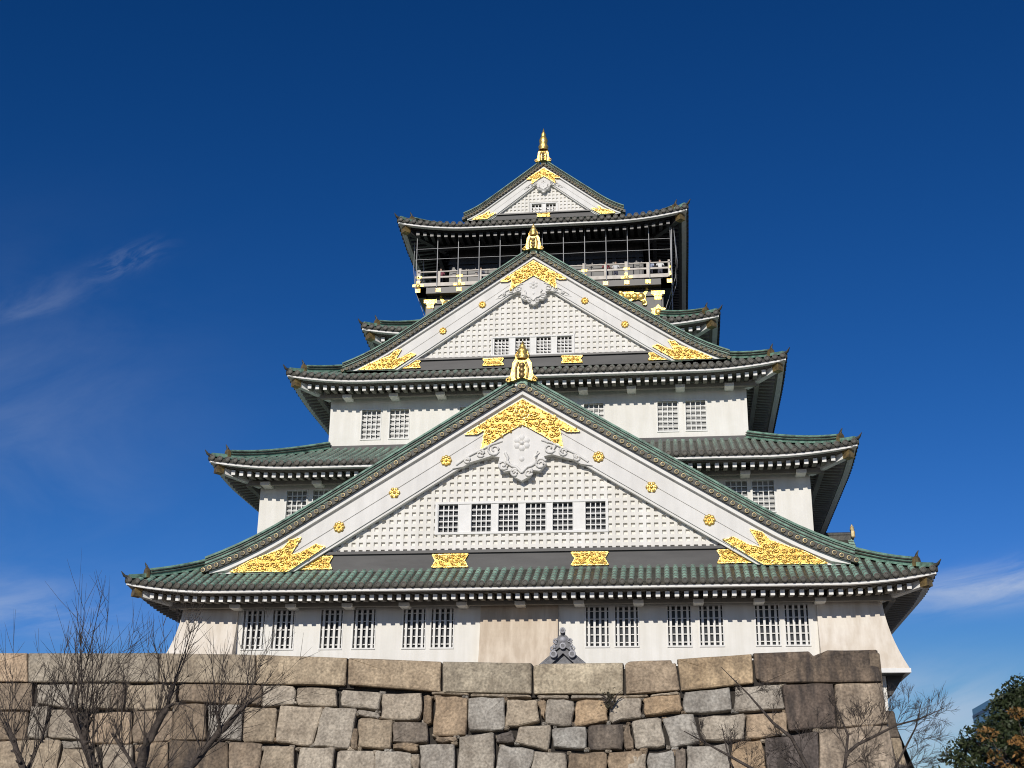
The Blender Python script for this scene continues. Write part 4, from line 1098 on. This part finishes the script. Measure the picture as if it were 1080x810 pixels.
def pollard(name, label, limbs, group):
    """limbs: list of (polyline, radii, number of shoots, fan half angle, length range, lean)"""
    p0 = limbs[0][0][0]
    root = empty(name, (p0[0], p0[1], 0)); tag(root, label, 'tree', group)
    tr = MB(); tw = MB()
    for pts, rad, ns, fan, (l0, l1), lean in limbs:
        P = [Vector(p) for p in pts]
        # resample with a little wobble
        Q = [P[0]]; RR = [rad[0]]
        for i in range(len(P)-1):
            for t in (.33, .66, 1):
                Q.append(P[i].lerp(P[i+1], t)+Vector((rnd.uniform(-.03, .03), rnd.uniform(-.03, .03), 0))); RR.append(rad[i]+(rad[i+1]-rad[i])*t)
        tr.tube(Q, [r_*.62*rnd.uniform(.8, 1.2) for r_ in RR], 9, 0)
        for k in range(14):
            i = rnd.randint(1, len(Q)-2); a = Q[i].lerp(Q[i+1], rnd.random()); d = Vector((rnd.uniform(-1, 1), rnd.uniform(-1, .6), rnd.uniform(-.1, 1))).normalized()
            tr.tube([a, a+d*RR[i]*.9, a+d*RR[i]*1.25], [RR[i]*.34, RR[i]*.3, RR[i]*.12], 6, 0)
        m_ = len(Q)
        for k in range(int(ns*1.1)):
            t = rnd.uniform(.22, 1.0)**.8; i = min(m_-2, int(t*(m_-1))); a = Q[i].lerp(Q[i+1], t*(m_-1)-i)
            ang = R(rnd.gauss(lean, fan*1.2)); ay = R(rnd.gauss(0, 17))
            d = Vector((math.sin(ang), math.sin(ay), math.cos(ang)))
            l1_ = rnd.uniform(l0*.7, l1*1.1)
            shoot(tw, a, d, l1_*(.78 if abs(ang-R(lean)) > R(fan*.7) else 1.), rnd.uniform(.007, .021), rnd.randint(5, 9))
    tr.build('trunk', M['bark'], root); tw.build('crown', M['bark'], root)
    return root
TG = 'bare pollarded trees before the wall'
pollard('bare_tree', 'bare dark tree at the left frame edge, its shoots reaching the coping', [
    ([(-7.6, -38, 0), (-7.7, -38, 2.5), (-7.95, -38, 3.85), (-8.2, -38, 4.35), (-8.56, -38, 5.0)], [.2, .17, .14, .11, .07], 26, 24, (1.6, 3.0), -6),
    ([(-7.95, -38, 3.6), (-7.7, -37.8, 4.6), (-7.6, -37.7, 5.2)], [.09, .06, .04], 12, 22, (1.2, 2.2), 4)], TG)
pollard('bare_tree', 'tallest bare tree on the left, thin shoots rising high against the blue sky', [
    ([(-5.75, -38, 0), (-5.8, -38, 2.5), (-6.11, -38, 3.86), (-6.56, -38, 4.7), (-6.97, -38, 5.3)], [.24, .2, .16, .14, .12], 46, 20, (2.0, 4.5), -2),
    ([(-6.5, -38, 4.6), (-6.35, -38.2, 5.2)], [.1, .06], 9, 22, (1.5, 3.0), 8)], TG)
pollard('bare_tree', 'forked bare tree whose two thick limbs lean right before the white wall', [
    ([(-4.55, -38, 0), (-4.6, -38, 2.4), (-4.95, -38, 3.9), (-4.8, -38, 4.6), (-4.42, -38, 5.4), (-4.3, -38, 5.9)], [.28, .24, .2, .17, .12, .08], 34, 20, (1.5, 3.1), 4),
    ([(-4.6, -38, 2.4), (-3.81, -37.8, 3.87), (-3.39, -37.7, 4.47), (-2.78, -37.6, 5.22), (-2.4, -37.6, 5.6)], [.2, .17, .15, .11, .06], 34, 24, (1.3, 2.9), 16),
    ([(-3.1, -37.7, 4.8), (-3.2, -37.9, 5.3)], [.08, .05], 10, 26, (1.2, 2.4), -4),
    ([(-5.0, -38.2, 3.9), (-5.6, -38.4, 4.7)], [.08, .05], 9, 26, (1.3, 2.4), -14)], TG)

def grow(mb, p, d, l, r, dep, spread=34):
    steps = 4; pts = [p]; q = p; d = d.normalized()
    for i in range(steps):
        d = (d+Vector((rnd.uniform(-.16, .16), rnd.uniform(-.16, .16), rnd.uniform(-.08, .14)))).normalized(); q = q+d*l/steps; pts.append(q)
    mb.tube(pts, [r*(1-.55*i/steps) for i in range(steps+1)], 5 if r > .02 else 3, 0, cap=False)
    if dep <= 0: return
    for k in range(rnd.randint(3, 5)):
        t = rnd.uniform(.25, 1.0); i = min(steps-1, int(t*steps)); a = pts[i].lerp(pts[i+1], t*steps-i)
        dd = (pts[i+1]-pts[i]).normalized(); sd = dd.cross(Vector((rnd.uniform(-1, 1), rnd.uniform(-1, 1), rnd.uniform(-1, 1)))).normalized()
        an = R(rnd.uniform(spread*.5, spread*1.3)); grow(mb, a, dd*math.cos(an)+sd*math.sin(an)+Vector((0, 0, .1)), l*rnd.uniform(.45, .72), r*(1-.5*t)*.62+.002, dep-1, spread)
root = empty('bare_cherry_tree', (11.6, -38, 0))
tag(root, 'leafless cherry tree with spreading twigs before the right corner of the stone wall', 'tree')
tr = MB(); tw = MB()
tr.tube([(11.5, -38, 0), (11.55, -38, 1.5), (11.8, -38, 2.9)], [.26, .2, .16], 9)
tr.tube([(11.8, -38, 2.9), (11.92, -38, 3.86), (12.02, -38, 4.28), (12.29, -38, 4.49), (12.74, -38, 4.70), (13.19, -38, 4.92), (13.7, -38, 5.05), (14.3, -38, 5.3)], [.1, .055, .045, .036, .03, .024, .016, .008], 6)
tr.tube([(11.6, -38, 2.2), (11.3, -38, 3.6), (10.79, -38, 4.64), (10.38, -38, 4.98), (9.86, -38, 5.62), (9.23, -38, 6.28)], [.1, .055, .04, .032, .02, .006], 6)
tr.tube([(11.98, -38, 4.1), (12.08, -38, 4.7), (11.9, -38, 5.24), (11.8, -38, 5.5)], [.04, .03, .018, .008], 5)
tr.tube([(11.7, -38, 2.6), (10.4, -38.3, 3.6), (9.4, -38.4, 4.15), (8.3, -38.4, 4.75)], [.09, .05, .03, .01], 6)
tr.tube([(11.7, -38, 2.4), (12.9, -37.6, 3.6), (13.7, -37.5, 4.9), (13.9, -37.5, 5.5)], [.07, .036, .018, .005], 6)
tr.tube([(11.4, -38, 2.9), (9.8, -37.5, 3.2), (9.35, -37.5, 4.17), (9.2, -37.5, 5.0)], [.07, .045, .025, .006], 6)
for (x, y, z), (dx, dz), l, r in [((12.29, -38, 4.49), (.4, 1), 1.1, .022), ((12.74, -38, 4.7), (.2, 1), .95, .02), ((13.19, -38, 4.92), (.7, .8), .95, .016), ((13.6, -38, 5.0), (1, .35), 1.0, .014), ((12.02, -38, 4.28), (-.5, 1), .9, .02), ((11.9, -38, 5.2), (-.4, 1), .5, .012),
    ((12.5, -38, 4.6), (-.2, 1), .9, .016), ((13.0, -38, 4.85), (1, -.05), 1.0, .014), ((10.79, -38, 4.64), (-1, .15), .7, .013), ((10.38, -38, 4.98), (-.1, 1), .6, .012), ((9.86, -38, 5.62), (.8, .6), .5, .008), ((9.86, -38, 5.62), (-.9, .35), .4, .007), ((11.0, -38, 4.3), (.2, 1), .9, .016),
    ((9.4, -38.4, 4.15), (-.2, 1), .8, .014), ((8.7, -38.4, 4.5), (.2, 1), .6, .01), ((9.0, -38.4, 4.35), (-1, .5), .6, .01), ((13.7, -37.5, 4.9), (.6, 1), .7, .014), ((13.4, -37.5, 4.4), (1, .5), 1.0, .014), ((13.2, -37.5, 4.0), (1, .2), 1.2, .016), ((9.35, -37.5, 4.17), (.6, .8), .7, .012), ((9.6, -37.5, 3.7), (.8, .8), .9, .014), ((11.2, -38, 3.8), (-.9, .8), .9, .016), ((11.95, -38, 3.95), (.9, .5), 1.1, .018), ((12.6, -37.7, 3.4), (1, .6), 1.3, .02), ((12.4, -37.7, 3.3), (.2, 1), 1.2, .018), ((10.9, -38, 4.5), (-.5, -.1), .8, .01)]:
    for _ in range(2):
        grow(tw, Vector((x, y, z)), Vector((dx+rnd.uniform(-.35, .35), rnd.uniform(-.4, .4), dz*.8)), l*rnd.uniform(.55, .85), r*.52, 3, 38)
tr.build('trunk', M['bark'], root); tw.build('crown', M['bark'], root)

# ------------------------------------------------------------------ leafy trees far right and the tower block behind them
def leafy(name, label, cat, base, clumps, m_, leaf=.3, n=260, trunk_r=.35):
    root = empty(name, base); tag(root, label, cat)
    t = MB(); bx, by, bz = base
    zt = max(c_[2] for c_ in clumps)
    t.tube([(bx, by, bz), (bx+.1, by, zt*.35), (bx-.1, by, zt*.7)], [trunk_r, trunk_r*.75, trunk_r*.4], 9)
    cr = MB()
    for (x, y, z, rx, rz) in clumps:
        t.tube([(bx, by, zt*rnd.uniform(.3, .5)), ((bx+x)/2, (by+y)/2, (zt*.4+z)/2+.3), (x, y, z)], [trunk_r*.4, trunk_r*.22, .03], 6)
        for k in range(int(n*rx*rx/2.2)):
            a = rnd.uniform(0, 2*math.pi); cz = rnd.uniform(-1, 1); sr = math.sqrt(1-cz*cz); q = rnd.uniform(.35, 1.0)**.45*rnd.uniform(.85, 1.12)
            p = Vector((x+rx*q*sr*math.cos(a), y+rx*q*sr*math.sin(a), z+rz*q*cz))
            u = Vector((rnd.uniform(-1, 1), rnd.uniform(-1, 1), rnd.uniform(-1, 1))).normalized(); v = u.cross(Vector((rnd.uniform(-1, 1), rnd.uniform(-1, 1), rnd.uniform(-1, 1)))).normalized()
            s = leaf*rnd.uniform(.5, 1.1)
            cr.add([tuple(p-u*s), tuple(p+v*s*.45), tuple(p+u*s), tuple(p-v*s*.45)], [(0, 1, 2, 3)])
    t.build('trunk', M['bark'], root); cr.build('crown', m_, root)
    return root
cl_ = []
r2 = random.Random(3)
for i in range(260):
    a = r2.uniform(0, 2*math.pi); q = r2.random()**.5; z = r2.uniform(0, 1)
    rad = 11.3*(1-z**1.2*.84)
    cl_.append((35.0+rad*q*math.cos(a), 31+rad*q*math.sin(a)*.8, 4.5+10.6*z, r2.uniform(.8, 1.5), r2.uniform(.6, 1.1)))
for x, z in ((26.4, 9.2), (26.9, 8.0), (27.3, 10.4), (28.1, 11.6), (28.7, 12.0), (29.7, 12.4), (30.8, 13.2), (32, 14.4), (33, 15.2), (28.4, 10.2), (27.8, 9), (29.4, 11), (30.4, 12), (31.4, 13), (29, 9.5)):
    for k in range(3): cl_.append((x+.2+r2.uniform(-.2, .5), 30.2+r2.uniform(-.8, .8), z-.75+r2.uniform(-.3, .2), r2.uniform(.55, .95), r2.uniform(.5, .8)))
leafy('evergreen_tree', 'dark green bushy evergreen tree in the lower right corner', 'tree', (34.6, 31, 0), cl_, M['leaf'], .21, 230)
cl_ = [(31.6+r2.gauss(0, 1.3), 24+r2.gauss(0, .8), 9.6+r2.gauss(0, 1.2), r2.uniform(.6, 1.05), r2.uniform(.35, .6)) for i in range(24)]
leafy('autumn_tree', 'rust brown autumn tree in front of the dark evergreen at lower right', 'tree', (31.8, 24, 0), cl_, M['autumn'], .2, 260, .2)
bl = empty('office_building', (89, 259, 0)); tag(bl, 'distant blue glass office block just showing above the evergreen tree', 'building')
b = MB(); b.box(79.6, 99, 250, 268, 0, 40.4); b.box(84.6, 96, 252, 266, 40.4, 42.9); b.build('tower', M['bluebld'], bl)
b = MB()
for i in range(11): b.box(79.5, 99.1, 249.9, 268.1, 3.2+3.5*i, 3.9+3.5*i)
b.build('floor_band', mat('pale_blue_band', (.10, .17, .25)), bl)
